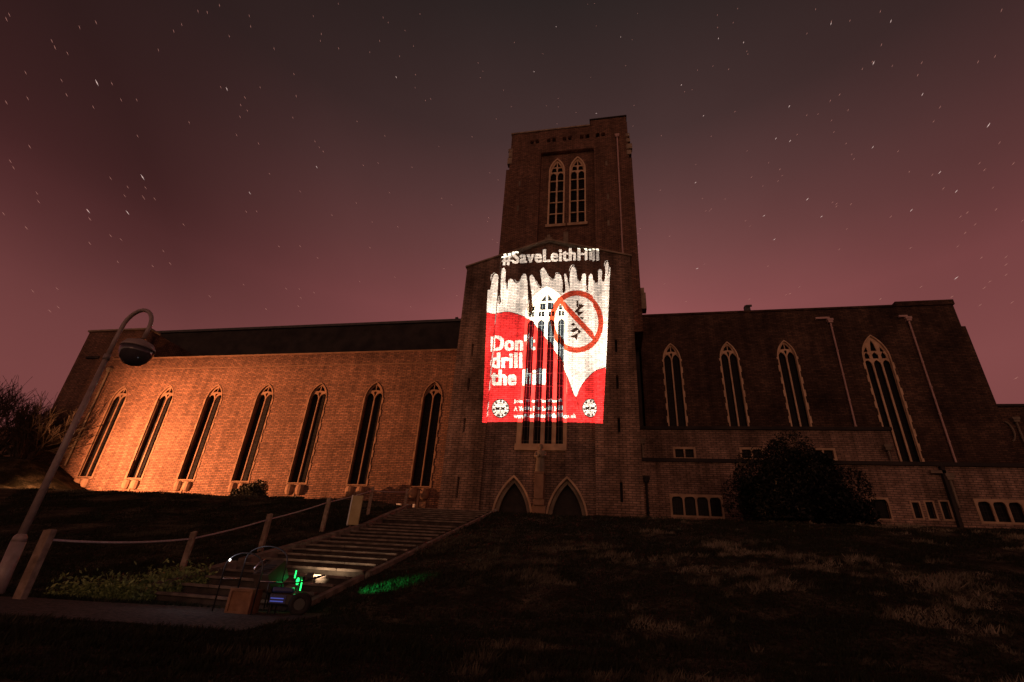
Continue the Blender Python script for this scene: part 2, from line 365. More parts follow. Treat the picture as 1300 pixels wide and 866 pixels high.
def axis(lo, hi, fine0, fine1, df, dc):
    a = list(np.arange(fine0, fine1+1e-6, df)); x = fine0; d = df
    while x > lo: d = min(d*1.25, dc); x -= d; a.insert(0, x)
    x = fine1; d = df
    while x < hi: d = min(d*1.25, dc); x += d; a.append(x)
    return np.array(a)
xs = axis(-900, 900, -13, 4, .12, 60); ys = axis(-700, 1200, 2, 28.5, .12, 60)
XX, YY = np.meshgrid(xs, ys); ZZ = H(XX, YY)
V = np.stack([XX.ravel(), YY.ravel(), ZZ.ravel()], 1); nx_, ny_ = len(xs), len(ys)
i0 = (np.arange(ny_-1)[:, None]*nx_ + np.arange(nx_-1)[None]).ravel()
F = np.stack([i0, i0+1, i0+1+nx_, i0+nx_], 1)
g = link('ground', raw_mesh(V, F, 4), M['ground'], smooth=True); setp(g, 'dark grassy bank rising to the church', 'ground', kind='structure')

# gravel path sheet laid over the ground, edges wander
def ribbon(name, left, right_, mat, dz, n=60):
    P = []
    for i in range(n+1):
        t = i/n; a = np.array(left(t)); b = np.array(right_(t))
        for j in range(13): q = a+(b-a)*j/12; P.append((q[0], q[1], float(H(q[0], q[1], False))+dz))
    Fc = [(i*13+j, i*13+j+1, (i+1)*13+j+1, (i+1)*13+j) for i in range(n) for j in range(12)]
    return link(name, raw_mesh(P, Fc, 4), mat, smooth=True)
pth = ribbon('gravel_path', lambda t: (-22+16.9*t, .6+6.3*t+.14*math.sin(t*31)+.08*math.sin(t*83)), lambda t: (-24.5+18.9*t, 4.2+6.15*t+.10*math.sin(t*23)), M['gravel'], .012)
setp(pth, 'grey gravel path at the foot of the steps', 'path', kind='structure')

# ------------------------------------------------------------------ the church
CH = empty('cathedral', (-14, 46, 3.5), 'long brick church with square tower, orange lit nave and a poster projected on it', 'cathedral')
Bk, Bd, Bp, St = M['brick'], M['brick_dark'], M['brick_pink'], M['stone']
BASE = 3.2

def leaf_copy(o, parent, dx, dz=0):
    c = o.copy(); COL.objects.link(c); c.parent = parent; c.matrix_parent_inverse = o.matrix_parent_inverse.copy(); return c
def copy_window(w, dx):
    c = w.copy(); COL.objects.link(c); c.location = w.location + Vector((dx, 0, 0))
    for ch in [o for o in COL.objects if o.parent == w]:
        d = ch.copy(); COL.objects.link(d); d.parent = c
    return c
def lancet(cx, y, hw, z0, zs, za, nl, fw=.22, mull=.13, tooth=True, glass='glass', name='window', frame_mat=None, transoms=(), head='nave', proud=.05, depth=.38):
    """pointed stone window: frame (own mesh) > tracery, pane.  Wall face at y, wall opening = arch(hw+.05)"""
    fm = frame_mat or St
    inner = arch(cx, hw, z0, zs, za)
    outer = toothed(cx, hw+fw, z0-.12, zs, za+fw*1.25) if tooth else arch(cx, hw+fw, z0-.12, zs, za+fw*1.25)
    f = slab(name, outer, [inner], y-proud, y+.12, fm, CH)
    lw = (2*hw - mull*(nl-1))/nl; holes = []; h = za-zs
    zt = zs - .15
    for i in range(nl):
        c = cx-hw+lw/2+i*(lw+mull)
        zz = [z0+.04] + list(transoms) + [zt]
        if head == 'nave': holes.append(arch(c, lw/2-.012, z0+.06, zs-.05, zs+h*.36, 6))
        elif transoms:
            for a, b in zip(zz, zz[1:]):
                holes.append(rect(c-lw/2+.01, c+lw/2-.01, a+.05, b-.05) if b < zt else arch(c, lw/2-.01, a+.05, b-.45, b, 5))
        else:
            holes.append(arch(c, lw/2-.01, z0+.06, zt-lw*.75, zt, 6))
    if head == 'nave':
        holes.append([(cx, zs+h*.10), (cx+hw*.17, zs+h*.40), (cx, zs+h*.47), (cx-hw*.17, zs+h*.40)])
        for s_ in (-1, 1):
            holes.append([(cx+s_*.03, zs+h*.55), (cx+s_*hw*.56, zs+h*.50), (cx+s_*hw*.42, zs+h*.68), (cx+s_*.03, zs+h*.90)])
            holes.append([(cx+s_*hw*.70, zs+h*.36), (cx+s_*hw*.84, zs+h*.22), (cx+s_*hw*.76, zs+h*.42)])
    elif head == 'tower':
        for s in (-1, 1):
            holes.append([(cx+s*.05, zs+.0), (cx+s*hw*.86, zs+.0), (cx+s*hw*.72, zs+h*.34), (cx+s*.12, zs+h*.34)])
            holes.append([(cx+s*.06, zs+h*.42), (cx+s*hw*.66, zs+h*.42), (cx+s*.06, zs+h*.84)])
    elif head == 'big3':
        m1, m2 = cx-hw/3-.02, cx+hw/3+.02
        for (a, b) in ((cx-hw*.88, m1-.06), (m1+.06, m2-.06), (m2+.06, cx+hw*.88)):
            c = (a+b)/2; w = (b-a)/2
            hh = .38 if abs(c-cx) < .1 else .22
            holes.append([(c-w*.8, zs+.0), (c+w*.8, zs), (c+w*.8, zs+h*.16), (c, zs+h*.3), (c-w*.8, zs+h*.16)])
            if abs(c-cx) < .2:
                holes.append([(c-w*.8, zs+h*.34), (c+w*.8, zs+h*.34), (c+w*.5, zs+h*.66), (c, zs+h*.86), (c-w*.5, zs+h*.66)])
            else:
                s = -1 if c < cx else 1
                holes.append([(c-w*.75, zs+h*.3), (c+w*.75, zs+h*.3), (c-s*w*.5, zs+h*.55)] if s < 0 else [(c-w*.75, zs+h*.3), (c+w*.75, zs+h*.3), (c-w*.5, zs+h*.55)])
    elif head == 'cross':   # four lights below, screen of small lights and a cross above
        for i in range(nl):
            c = cx-hw+lw/2+i*(lw+mull)
            k = .42 if i in (0, nl-1) else 1.0
            holes.append(rect(c-lw*.42, c-.025, zs+.08, zs+.08+.42))
            holes.append(rect(c+.025, c+lw*.42, zs+.08, zs+.08+.42))
            if i in (1, 2):
                pass
            else:
                holes.append([(c-lw*.36 + (.12 if i == 0 else 0), zs+.62), (c+lw*.42 - (.12 if i == nl-1 else 0), zs+.62), (c+(lw*.42 if i == 0 else -lw*.1), zs+1.15), (c+(lw*.1 if i == 0 else -lw*.42), zs+1.0)])
        a, t = .52, .075
        zc = zs+h*.56
        holes += [[(cx-a, zs+.66), (cx-t, zs+.66), (cx-t, zc-t), (cx-a*1.0, zc-t)], [(cx+t, zs+.66), (cx+a, zs+.66), (cx+a, zc-t), (cx+t, zc-t)],
                  [(cx-a*.98, zc+t), (cx-t, zc+t), (cx-t, zs+h*.86), (cx-a*.5, zs+h*.74)], [(cx+t, zc+t), (cx+a*.98, zc+t), (cx+a*.5, zs+h*.74), (cx+t, zs+h*.86)]]
    out2 = arch(cx, hw+.04, z0-.02, zs, za+.04)
    slab('tracery', out2, holes, y+.13, y+.13+.16, fm, f)
    slab('pane', out2, [], y+depth, y+depth+.03, M[glass], f)
    return f

# --- nave outer wall with seven tall lancets, Y = 40
NX = [-50.55+5.77*k for k in range(7)]
NH = [arch(x, .90, 6.95, 14.9, 16.48) for x in NX]
slab('nave_wall', rect(-53.6, -11.2, BASE, 19.62), NH + [rect(x-.62, x+.62, 4.6, 5.85) for x in NX], 40, 40.8, Bk, CH)
w0 = lancet(NX[0], 40, .86, 7.0, 14.9, 16.42, 2, fw=.07, mull=.075, depth=.55, frame_mat=M['frame_stone'])
# carved bracket stones below the sill belong to the window
def sill_stones(w, cx):
    bm = bmesh.new()
    box(bm, cx-.9, cx+.9, 39.95, 40.3, 6.8, 6.97, bevel=.03)
    for s in (-1, 1):
        lathe(bm, [(.06, -.5), (.3, -.42), (.40, -.16), (.42, .1), (.36, .34), (.2, .42)], (cx+s*.50, 40.02, 6.42), 12)
        box(bm, cx+s*.46-.3, cx+s*.46+.3, 39.9, 40.2, 5.3, 5.78, bevel=.04)
    box(bm, cx-.09, cx+.09, 39.93, 40.2, 4.4, 6.72)
    link('sill', from_bm(bm), M['frame_stone'], w)
sill_stones(w0, NX[0])
# dark glass of the low lights under each sill
slab('low_pane', rect(NX[0]-.66, NX[0]+.66, 4.5, 5.9), [], 40.3, 40.33, M['glass'], w0)
for k in range(1, 7): copy_window(w0, 5.77*k)
boxes('nave_coping', [(-53.7, -11.2, 39.94, 40.95, 19.62, 19.75)], M['frame_stone'], CH)
boxes('string_course', [(-53.0, -11.2, 39.97, 40.1, 18.34, 18.40)], M['frame_stone'], CH)
# aisle roof behind the coping and the dark high wall above it
def prism(name, poly_yz, x0, x1, mat, parent=None):
    bm = bmesh.new(); A = [bm.verts.new((x0, y, z)) for y, z in poly_yz]; B = [bm.verts.new((x1, y, z)) for y, z in poly_yz]
    n = len(A); bm.faces.new(A[::-1]); bm.faces.new(B)
    for i in range(n): bm.faces.new((A[i], A[(i+1) % n], B[(i+1) % n], B[i]))
    return link(name, from_bm(bm), mat, parent)
prism('aisle_roof', [(40.81, 3), (40.81, 19.5), (45.98, 20.6), (45.98, 3)], -53.4, -11.3, M['lead'], CH)
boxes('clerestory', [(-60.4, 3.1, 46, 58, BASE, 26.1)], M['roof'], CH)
boxes('roof_edge', [(-60.6, -11.2, 45.8, 46.25, 26.1, 26.4)], M['lead'], CH)
# low clerestory lights just above the aisle roof
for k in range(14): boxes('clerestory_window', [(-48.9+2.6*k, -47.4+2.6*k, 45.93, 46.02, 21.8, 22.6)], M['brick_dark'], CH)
boxes('roof_vent', [(-17.05, -16.75, 46.3, 46.6, 26.1, 26.9)], M['lead'], CH)
# --- west block
slab('west_block', [(-58.75, BASE), (-50.45, BASE), (-50.45, 3.3), (-53.62, 3.3), (-53.62, 19.9), (-50.45, 19.9), (-50.45, 23.2), (-58.75, 23.2)], [], 39.985, 41.0, Bk, CH)
boxes('west_body', [(-58.75, -50.5, 41.0, 58, BASE, 23.2)], Bk, CH)
boxes('west_coping', [(-58.85, -50.3, 39.8, 41.3, 23.2, 23.4)], M['coping'], CH)
boxes('west_ledge', [(-57.3, -55.6, 39.8, 40.0, 19.78, 20.05)], M['roof'], CH)
boxes('west_porch', [(-70, -58.8, 41.5, 56, BASE, 12.1)], Bk, CH)
boxes('porch_coping', [(-70.2, -58.8, 41.35, 56, 12.1, 12.3)], M['coping'], CH)
def pipe(x, y, z0, z1, r=.075, hop=True, mat='pipe', arm=0, dx=0):
    bm = bmesh.new(); tube(bm, [(x, y, z0), (x+dx, y, z1)], r, 10)
    k = z0+1.2
    while k < z1-.4:
        xx = x+dx*(k-z0)/(z1-z0); tube(bm, [(xx, y, k), (xx, y, k+.1)], r*1.5, 10); k += 2.4
    if hop:
        xx = x+dx; box(bm, xx-.2, xx+.2, y-.14, y+.2, z1, z1+.2); box(bm, xx-.26, xx+.26, y-.18, y+.2, z1+.2, z1+.42)
    if arm: box(bm, min(x+dx, x+dx+arm), max(x+dx, x+dx+arm), y-.1, y+.1, z1+.42, z1+.62)
    return link('downpipe', from_bm(bm), M[mat], CH)
pipe(-53.3, 39.82, 8.0, 18.1, .09, mat='stone_dark')

# --- south transept, face Y = 32 with a recessed middle bay
CXT = -4.65
APX, SHL = 25.45, 23.35
XL, XR = -11.3, 1.78
def gz(x): return APX - (APX-SHL)*abs(x-CXT)/(XR-CXT)
BWIN = arch(CXT, 1.48, 8.6, 18.5, 21.05)
dA, dB = -6.42, -2.93
D1, D2 = arch(dA, 1.0, BASE, 3.75, 6.12), arch(dB, 1.0, BASE, 3.75, 6.12)
slab('transept_wall', [(-8.55, BASE), (-1.1, BASE), (-1.1, gz(-1.1)-.02), (CXT, APX-.02), (-8.55, gz(-8.55)-.02)], [BWIN, arch(dA, 1.22, BASE-.05, 3.7, 6.35), arch(dB, 1.22, BASE-.05, 3.7, 6.35)], 32.3, 33.1, Bp, CH)
zs_ = [(15.2, 1.0), (12.45, 1.0), (9.4, 1.0), (5.0, 1.25)]
zz_l = [(15.18, 1.0), (12.4, 1.0), (9.35, 1.05), (4.95, 1.35)]
slits_l = [rect(-10.12-.085, -10.12+.085, z, z+h) for z, h in zz_l]
slits_r = [rect(.46-.085, .46+.085, z, z+h) for z, h in zs_]
slab('buttress', [(XL, BASE), (-8.55, BASE), (-8.55, gz(-8.55)), (XL, gz(XL))], slits_l, 32, 33.1, Bp, CH)
slab('buttress', [(-1.1, BASE), (XR, BASE), (XR, gz(XR)), (-1.1, gz(-1.1))], slits_r, 32, 33.1, Bp, CH)
boxes('arrow_slit', [(-10.3, -9.9, 32.45, 32.5, 4.5, 17)], M['roof'], CH); boxes('arrow_slit', [(.25, .7, 32.45, 32.5, 4.5, 17)], M['roof'], CH)
slab('transept_body', [(XL, BASE), (XR, BASE), (XR, gz(XR)-.05), (CXT, APX-.05), (XL, gz(XL)-.05)], [], 33.4, 45.9, Bk, CH)
boxes('transept_side', [(XL, XL+.3, 33.1, 33.4, BASE, gz(XL)-.1), (XR-.3, XR, 33.1, 33.4, BASE, gz(XR)-.1)], Bk, CH)
cap = lambda a, b, d: [(a, gz(a)), (b, gz(b)), (b, gz(b)+d), (a, gz(a)+d)]
slab('gable_coping', [(XL-.12, gz(XL-.12)), (CXT, APX), (XR+.12, gz(XR+.12)), (XR+.12, gz(XR+.12)+.13), (CXT, APX+.14), (XL-.12, gz(XL-.12)+.13)], [], 31.88, 33.6, M['coping'], CH)
boxes('gable_finial', [(CXT-.12, CXT+.12, 32.1, 32.4, APX+.1, APX+.7), (CXT-.3, CXT+.3, 32.17, 32.33, APX+.32, APX+.46)], M['stone_dark'], CH)
bw = lancet(CXT, 32.3, 1.42, 8.65, 18.5, 20.95, 4, fw=.2, mull=.25, tooth=False, glass='glass_big', head='cross', depth=.5)
boxes('sill', [(-6.48, -2.98, 32.14, 32.5, 8.2, 8.63)], St, bw)
boxes('jamb', [(-6.40, -6.08, 32.22, 32.44, 8.64, 10.8), (-3.22, -2.98, 32.22, 32.44, 8.64, 10.8)], St, bw)
for c in (dA, dB):
    d = slab('door', rect(c-1.25, c+1.25, BASE, 6.4), [], 32.98, 33.06, M['dark_wood'], CH)
    slab('frame', arch(c, 1.34, BASE, 3.75, 6.56), [arch(c, 1.23, BASE-.2, 3.72, 6.40)], 32.2, 32.42, St, d)
    slab('inner_arch', arch(c, 1.21, BASE, 3.75, 6.36), [arch(c, .98, BASE-.2, 3.75, 6.1)], 32.5, 32.7, M['stone_dark'], d)
bm = bmesh.new()
box(bm, -5.06, -4.22, 31.86, 32.35, BASE, 4.62, bevel=.03); box(bm, -4.98, -4.3, 31.7, 32.35, 4.62, 5.0, bevel=.03); box(bm, -4.93, -4.36, 31.6, 32.35, 5.0, 6.55, bevel=.03); box(bm, -4.97, -4.32, 31.56, 32.35, 6.55, 6.68, bevel=.02)
link('pedestal', from_bm(bm), M['frame_stone'], CH)

# --- choir: high wall Y = 46, two lower aisles in front
CHX = [5.98, 11.28, 16.4]
CHW = [arch(x, .80, 13.3, 20.9, 22.62) for x in CHX] + [arch(23.85, 1.12, 10.9, 20.6, 22.95)]
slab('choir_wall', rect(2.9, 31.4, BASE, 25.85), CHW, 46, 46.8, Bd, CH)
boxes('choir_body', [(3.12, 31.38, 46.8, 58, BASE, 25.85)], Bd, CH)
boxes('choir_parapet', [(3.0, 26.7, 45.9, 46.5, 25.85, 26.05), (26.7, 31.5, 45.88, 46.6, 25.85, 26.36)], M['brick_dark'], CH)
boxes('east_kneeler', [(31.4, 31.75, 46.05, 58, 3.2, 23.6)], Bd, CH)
c0 = lancet(CHX[0], 46, .74, 13.35, 20.9, 22.55, 2, fw=.10, mull=.10, frame_mat=M['pale_stone'])
for x in CHX[1:]: copy_window(c0, x-CHX[0])
lancet(23.85, 46, 1.05, 10.95, 20.6, 22.85, 3, fw=.09, mull=.11, head='big3', frame_mat=M['pale_stone'])
pipe(20.6, 45.85, 12.9, 24.3, .075, arm=-1.2, dx=.15); pipe(27.2, 45.85, 9.2, 24.2, .075, arm=-.7, dx=.1)
boxes('roof_vent', [(13.5, 14.0, 46.1, 46.6, 26.0, 26.75), (13.6, 14.15, 46.0, 46.1, 26.55, 26.75)], M['lead'], CH)
# east chapel
boxes('chapel_wall', [(31.3, 64, 46.3, 58, BASE, 16.0)], Bd, CH)
boxes('chapel_coping', [(31.8, 64.1, 46.15, 46.8, 16.0, 16.2)], M['roof'], CH)
pipe(32.7, 46.15, 9.6, 14.6, .08, mat='stone_dark')
bm = bmesh.new()
tube(bm, [(31.85+.45*math.sin(a), 46.2, 13.85+.85*math.cos(a)) for a in np.linspace(.15, 2.9, 9)], .07, 6)
link('wall_ornament', from_bm(bm), M['stone_dark'], CH)
# upper aisle (Y=42)
def rwin(parent, y, x0, x1, z0, z1, n, arched=False, fr=.16, mat=None):
    w = (x1-x0); mu = .12; lw = (w-mu*(n-1))/n
    hs = []
    for i in range(n):
        a = x0+i*(lw+mu)
        hs.append(arch((2*a+lw)/2, lw/2, z0, z1-.28, z1-.02, 5) if arched else rect(a, a+lw, z0, z1))
    f = slab('window', rect(x0-fr, x1+fr, z0-fr, z1+fr), hs, y-.04, y+.14, mat or St, parent)
    slab('pane', rect(x0-.02, x1+.02, z0-.02, z1+.02), [], y+.2, y+.23, M['glass'], f)
    return f
U = [(5.05, 6.5, 10.25, 10.95), (10.2, 11.65, 10.28, 10.98), (15.4, 16.85, 10.3, 11.0)]
slab('upper_aisle_wall', rect(1.9, 21.2, BASE, 12.6), [rect(a, b, c, d) for a, b, c, d in U], 42, 42.6, Bp, CH)
for a, b, c, d in U: rwin(CH, 42, a, b, c, d, 2)
prism('upper_aisle_roof', [(41.85, 12.6), (41.85, 12.86), (45.98, 13.2), (45.98, 12.6)], 2.0, 21.3, M['roof'], CH)
boxes('upper_aisle_body', [(20.7, 21.2, 42.6, 46, BASE, 12.58)], Bp, CH)
# lower aisle (Y=38)
Lw = [(4.05, 7.35, 5.2, 6.5, 4, True), (10.6, 13.6, 5.2, 6.5, 4, True), (16.85, 17.8, 5.45, 6.7, 1, True), (19.2, 19.62, 5.55, 6.55, 1, False), (20.0, 20.42, 5.55, 6.6, 1, False), (20.85, 21.3, 5.55, 6.65, 1, False), (22.95, 26.2, 5.5, 6.75, 4, True), (28, 31.2, 5.5, 6.75, 4, True)]
slab('lower_aisle_wall', rect(1.9, 60, BASE, 8.95), [rect(q[0], q[1], q[2], q[3]) for q in Lw], 38, 38.6, Bp, CH)
for q in Lw: rwin(CH, 38, q[0], q[1], q[2], q[3], q[4], q[5], fr=.14 if q[4] > 1 else .09)
prism('lower_aisle_roof', [(37.85, 8.95), (37.85, 9.2), (41.98, 9.6), (41.98, 8.95)], 1.8, 60.2, M['roof'], CH)
prism('lower_aisle_roof', [(41.98, 8.95), (41.98, 9.6), (45.98, 9.9), (45.98, 8.95)], 21.2, 60.2, M['roof'], CH)
pipe(21.75, 37.8, 6.2, 8.0, .07, mat='stone_dark', arm=-1.0)
pipe(2.35, 37.8, 4.0, 7.4, .08, mat='roof'); pipe(2.45, 41.8, 9.3, 11.3, .08, mat='stone_dark'); pipe(20.6, 41.8, 9.4, 11.0, .07, mat='stone_dark')
boxes('buttress_pier', [(21.4, 21.62, 37.7, 38, BASE, 8.9)], M['roof'], CH)

# --- tower, face Y = 42
TX0, TX1 = -11.1, 2.85
TB0, TB1 = -11.45, 3.15
tw = [(-5.42, .80), (-3.02, .80)]
TH = [arch(c, w+.04, 35.95, 43.9, 45.85) for c, w in tw]
slab('tower_bay', rect(-7.3, -1.15, 25, 45.0), [h for h in TH][:0], 42.75, 43.4, Bd, CH) if False else None
slab('tower_wall', rect(-7.35, -1.1, 22, 46.6), TH, 42.5, 43.3, Bk, CH)
boxes('tower_corner', [(TB0, -7.35, 42, 44, 22, 44.4), (-1.1, TB1, 42, 44, 22, 44.4)], Bk, CH)
boxes('tower_corner', [(TX0, -7.35, 42, 44, 44.4, 46.6), (-1.1, TX1, 42, 44, 44.4, 46.6)], Bk, CH)
hol = []
for xx in (-8.2, -6.15, -4.24, -2.17, -.3):
    for s in (-.3, .3): hol.append(rect(xx+s*1.1-.22, xx+s*1.1+.22, 48.3, 48.95))
slab('tower_parapet', rect(TX0, TX1, 46.6, 50.3), hol, 42, 43.0, Bk, CH)
boxes('tower_body', [(TB0+.02, TB1-.02, 44, 56, 22, 44.38), (TX0+.02, TX1-.02, 44, 56, 44.38, 50.28)], Bk, CH)
boxes('tower_upper_body', [(TX0+.02, TX1-.02, 43.3, 44, 46.0, 50.2)], M['roof'], CH)
boxes('tower_coping', [(TX0-.1, -1.5, 41.9, 56, 50.3, 50.5)], M['coping'], CH)
boxes('stair_turret', [(-1.45, TX1-.1, 42.1, 46, 50.3, 51.35)], Bk, CH)
boxes('turret_coping', [(-1.55, TX1, 41.98, 46.1, 51.35, 51.5)], M['roof'], CH)
# pale weathered blocks on the corners
for z, w, h in ((45.3, .3, 1.0), (46.4, .22, .8), (47.3, .3, .55)): boxes('corner_stone', [(TX0-w, TX0+.25, 41.93, 42.6, z, z+h)], M['coping'], CH, bevel=.06)
for z, w, h in ((44.9, .3, .7), (45.8, .42, .8), (46.9, .24, .6), (47.8, .2, .5)): boxes('corner_stone', [(TX1-.25, TX1+w, 41.93, 42.6, z, z+h)], M['coping'], CH, bevel=.06)
for c, w in tw:
    f = lancet(c, 42.5, w-.02, 36.0, 43.9, 45.75, 2, fw=.16, mull=.16, tooth=False, glass='louvre', head='tower', frame_mat=M['pale_stone'], transoms=[37.6, 39.25, 40.9, 42.5])
    boxes('sill', [(c-1.1, c+1.1, 42.25, 42.7, 35.5, 35.86)], St, f)
for z, x in ((41.6, -9.7), (37.9, -9.7), (43.5, .3), (38.5, .35), (34.8, .3)): boxes('slit_window', [(x-.1, x+.1, 41.96, 42.1, z, z+.75)], M['stone_dark'], CH)
pipe(1.62, 41.85, 25, 47.7, .085)
boxes('tower_statue_bracket', [(-4.5, -4.0, 42.2, 42.5, 33.0, 34.6)], M['stone_dark'], CH)
boxes('stair_pinnacle', [(3.17, 3.62, 42.2, 43.2, 24.6, 26.4), (3.17, 3.5, 42.25, 43.1, 26.4, 27.0)], M['coping'], CH)

# --- statue on the pedestal
bm = bmesh.new()
prof = [(6.68, .30, .22), (6.75, .34, .24), (7.1, .31, .22), (7.5, .27, .2), (7.75, .30, .21), (8.0, .31, .2), (8.1, .25, .17), (8.17, .1, .09), (8.24, .09, .09), (8.3, .13, .13), (8.42, .145, .15), (8.52, .11, .12), (8.57, .03, .03)]
rings = []
for z, a, b in prof:
    rings.append([bm.verts.new((CXT+a*(1+.09*math.sin(7*t)*(z < 7.9))*math.cos(t), 31.92+b*(1+.12*math.sin(9*t+z)*(z < 7.9))*math.sin(t), z)) for t in [2*math.pi*k/20 for k in range(20)]])
for a, b in zip(rings, rings[1:]):
    for k in range(20): bm.faces.new((a[k], a[(k+1) % 20], b[(k+1) % 20], b[k]))
bm.faces.new(rings[0][::-1]); bm.faces.new(rings[-1])
for s in (-1, 1):
    tube(bm, [(CXT+s*.27, 31.9, 8.0), (CXT+s*.33, 31.78, 7.72), (CXT+s*.12, 31.66, 7.66), (CXT+s*.03, 31.63, 7.82)], [.1, .085, .065, .05], 8)
st = link('statue', from_bm(bm), M['stone_dark'], None, smooth=True)
setp(st, 'robed stone statue standing on the pedestal between the two church doors', 'statue')

# ------------------------------------------------------------------ steps
bm = bmesh.new(); bn = bmesh.new()
y = 10.3; k = 0; tread = .7
while y < 26.9:
    z = -.75 + .2515*(y+tread-10.3)
    y1 = y+tread; xl = float(stair_left(y+.3))+.1; xr = STAIR_R
    if 20.7 < y < 21.2: y1 = y+2*tread
    z = -.75 + .2515*(y+tread-10.3)
    if k > 1 or True:
        box(bm, xl, xr, y+.06, y1+.3, z-.6, z)
        jt = random.uniform(-.004, .004)
        x = xl
        while x < xr-.05:      # nosing stones, each slightly off line
            x2 = min(x+random.uniform(.8, 1.5), xr)
            box(bn, x+.004, x2-.004, y+random.uniform(-.01, .01), y+.16, z-.05, z+.012+random.uniform(-.005, .006), bevel=.012); x = x2
    y = y1; k += 1
box(bm, -11.4, STAIR_R, 26.8, 31.9, 2.9, 3.46)
stp = link('stairs', from_bm(bm), M['tread']); setp(stp, 'long flight of worn stone steps up the grass bank', 'stairs', kind='structure')
link('nosing', from_bm(bn), M['concrete'], stp)
# kerbs alongside
bm = bmesh.new()
segs = [(10.55, 12.9), (13.2, 16.2), (16.3, 19.9), (20.0, 23.4), (23.5, 27.6)]
for a, b in segs:
    for (xa, xb, w, hh) in ((float(stair_left(a))-.02, float(stair_left(b))-.02, .24, .16), (STAIR_R+.1, STAIR_R+.1, .14, .03)):
        za, zb = -.75+.2515*(a-10.3)+.1, -.75+.2515*(b-10.3)+.1
        mt_ = Matrix(((1, xb-xa, 0, xa), (0, b-a, 0, a), (0, zb-za, 1, za), (0, 0, 0, 1)))
        box(bm, -w/2, w/2, 0, 1, -.5, hh, mat=mt_)
link('kerb', from_bm(bm), M['concrete'], stp)

# ------------------------------------------------------------------ fence
POSTS = [(-10.35, 8.0, -.8, .42, .13), (-10.62, 11.72, -.42, .76, .11), (-10.98, 15.0, .38, 1.62, .12), (-11.25, 18.7, 1.3, 2.72, .13), (-11.75, 23.3, 2.5, 3.98, .12), (-11.72, 27.5, 3.5, 4.66, .12)]
fence = empty('post_and_rope_fence', (-10.35, 8.0, -.75), 'row of wooden posts joined by a pale rail, running up the left of the steps', 'fence')
rp_ = random.Random(3)
for i, (x, y, z0, z1, w) in enumerate(POSTS):
    bm = bmesh.new(); zb = min(z0, float(H(x, y, False)))-.25
    s = w*.5+.01; box(bm, -s, s, -s, s, zb, z1, bevel=.018)
    for v in bm.verts:
        if v.co.z > z1-.03: v.co.z += .02*math.sin(v.co.x*40)
    T = Matrix.Translation((x, y, 0)) @ Matrix.Rotation(rp_.uniform(.1, .7), 4, 'Z') @ Matrix.Shear('XY', 4, (rp_.uniform(-.01, .015), rp_.uniform(-.01, .01)))
    bmesh.ops.transform(bm, matrix=T, verts=bm.verts)
    link('post', from_bm(bm), M['wood'], fence)
for i in range(5):
    a, b = POSTS[i], POSTS[i+1]; A = Vector((a[0], a[1], a[3]-.17)); B = Vector((b[0], b[1], b[3]-.17)); pts = []
    for j in range(13):
        t = j/12; p = A.lerp(B, t); p.z -= (.07 if i == 0 else .03)*4*t*(1-t); pts.append(p)
    tubes('rail', [(pts, .022)], M['rope'], fence)
# pale board hung below the rail
SB = empty('notice_board', (-10.35, 20.0, 1.75), 'blank ochre board with a white edge standing between two fence posts', 'board')
T = Matrix.Translation((-10.42, 19.55, 0)) @ Matrix.Rotation(R(-8), 4, 'Z')
bm = bmesh.new(); box(bm, -.24, .24, -.03, .03, 1.83, 2.98, mat=T, bevel=.008); link('panel', from_bm(bm), M['sign'], SB)
bm = bmesh.new(); box(bm, -.29, -.245, -.045, .045, 1.80, 3.0, mat=T, bevel=.008); link('edge_trim', from_bm(bm), M['white'], SB)
bm = bmesh.new(); box(bm, -.2, -.15, .032, .08, .9, 2.6, mat=T); box(bm, .15, .2, .032, .08, .9, 2.6, mat=T); link('stake', from_bm(bm), M['wood'], SB)

# ------------------------------------------------------------------ street lamp
LP = empty('street_lamp', (-12.3, 9.0, -.75), 'tall curved-neck street lamp, unlit, with a round dark shade in front of the church', 'street lamp')
bm = bmesh.new()
tube(bm, [(-12.28, 9, -1.0), (-12.33, 9, .2)], .13, 14); tube(bm, [(-12.33, 9, .2), (-12.333, 9, .3), (-12.336, 9, .36)], [.13, .12, .078], 14)
link('base', from_bm(bm), M['steel'], LP, smooth=True)
pts = [(-12.336, 9, .3), (-12.32, 9, 2.4), (-12.30, 9, 4.45)]
tubes('pole', [(pts, [.075, .068, .058])], M['steel'], LP, 14)
bm = bmesh.new(); tube(bm, [(-12.30, 9, 4.42), (-12.30, 9, 4.56)], .075, 14); link('collar', from_bm(bm), M['steel'], LP, smooth=True)
neck = [(-12.30, 9, 4.5), (-12.29, 9, 5.0)]
for a in np.linspace(165, -8, 13): neck.append((-11.84+.43*math.cos(R(a))*1.0, 9, 5.3+.52*math.sin(R(a))))
neck.append((-11.43, 9, 4.98))
tubes('neck', [(neck, .05)], M['steel'], LP, 12)
bm = bmesh.new()
lathe(bm, [(.05, .34), (.12, .30), (.30, .22), (.36, .12), (.375, .06)][::-1], (-11.47, 9, 4.62), 36)
link('shade', from_bm(bm), M['steel'], LP, smooth=True)
bm = bmesh.new()
lathe(bm, [(.05, -.37), (.18, -.33), (.29, -.22), (.35, -.07), (.365, .06)], (-11.47, 9, 4.62), 36)
link('lens_bowl', from_bm(bm), M['dish'], LP, smooth=True)

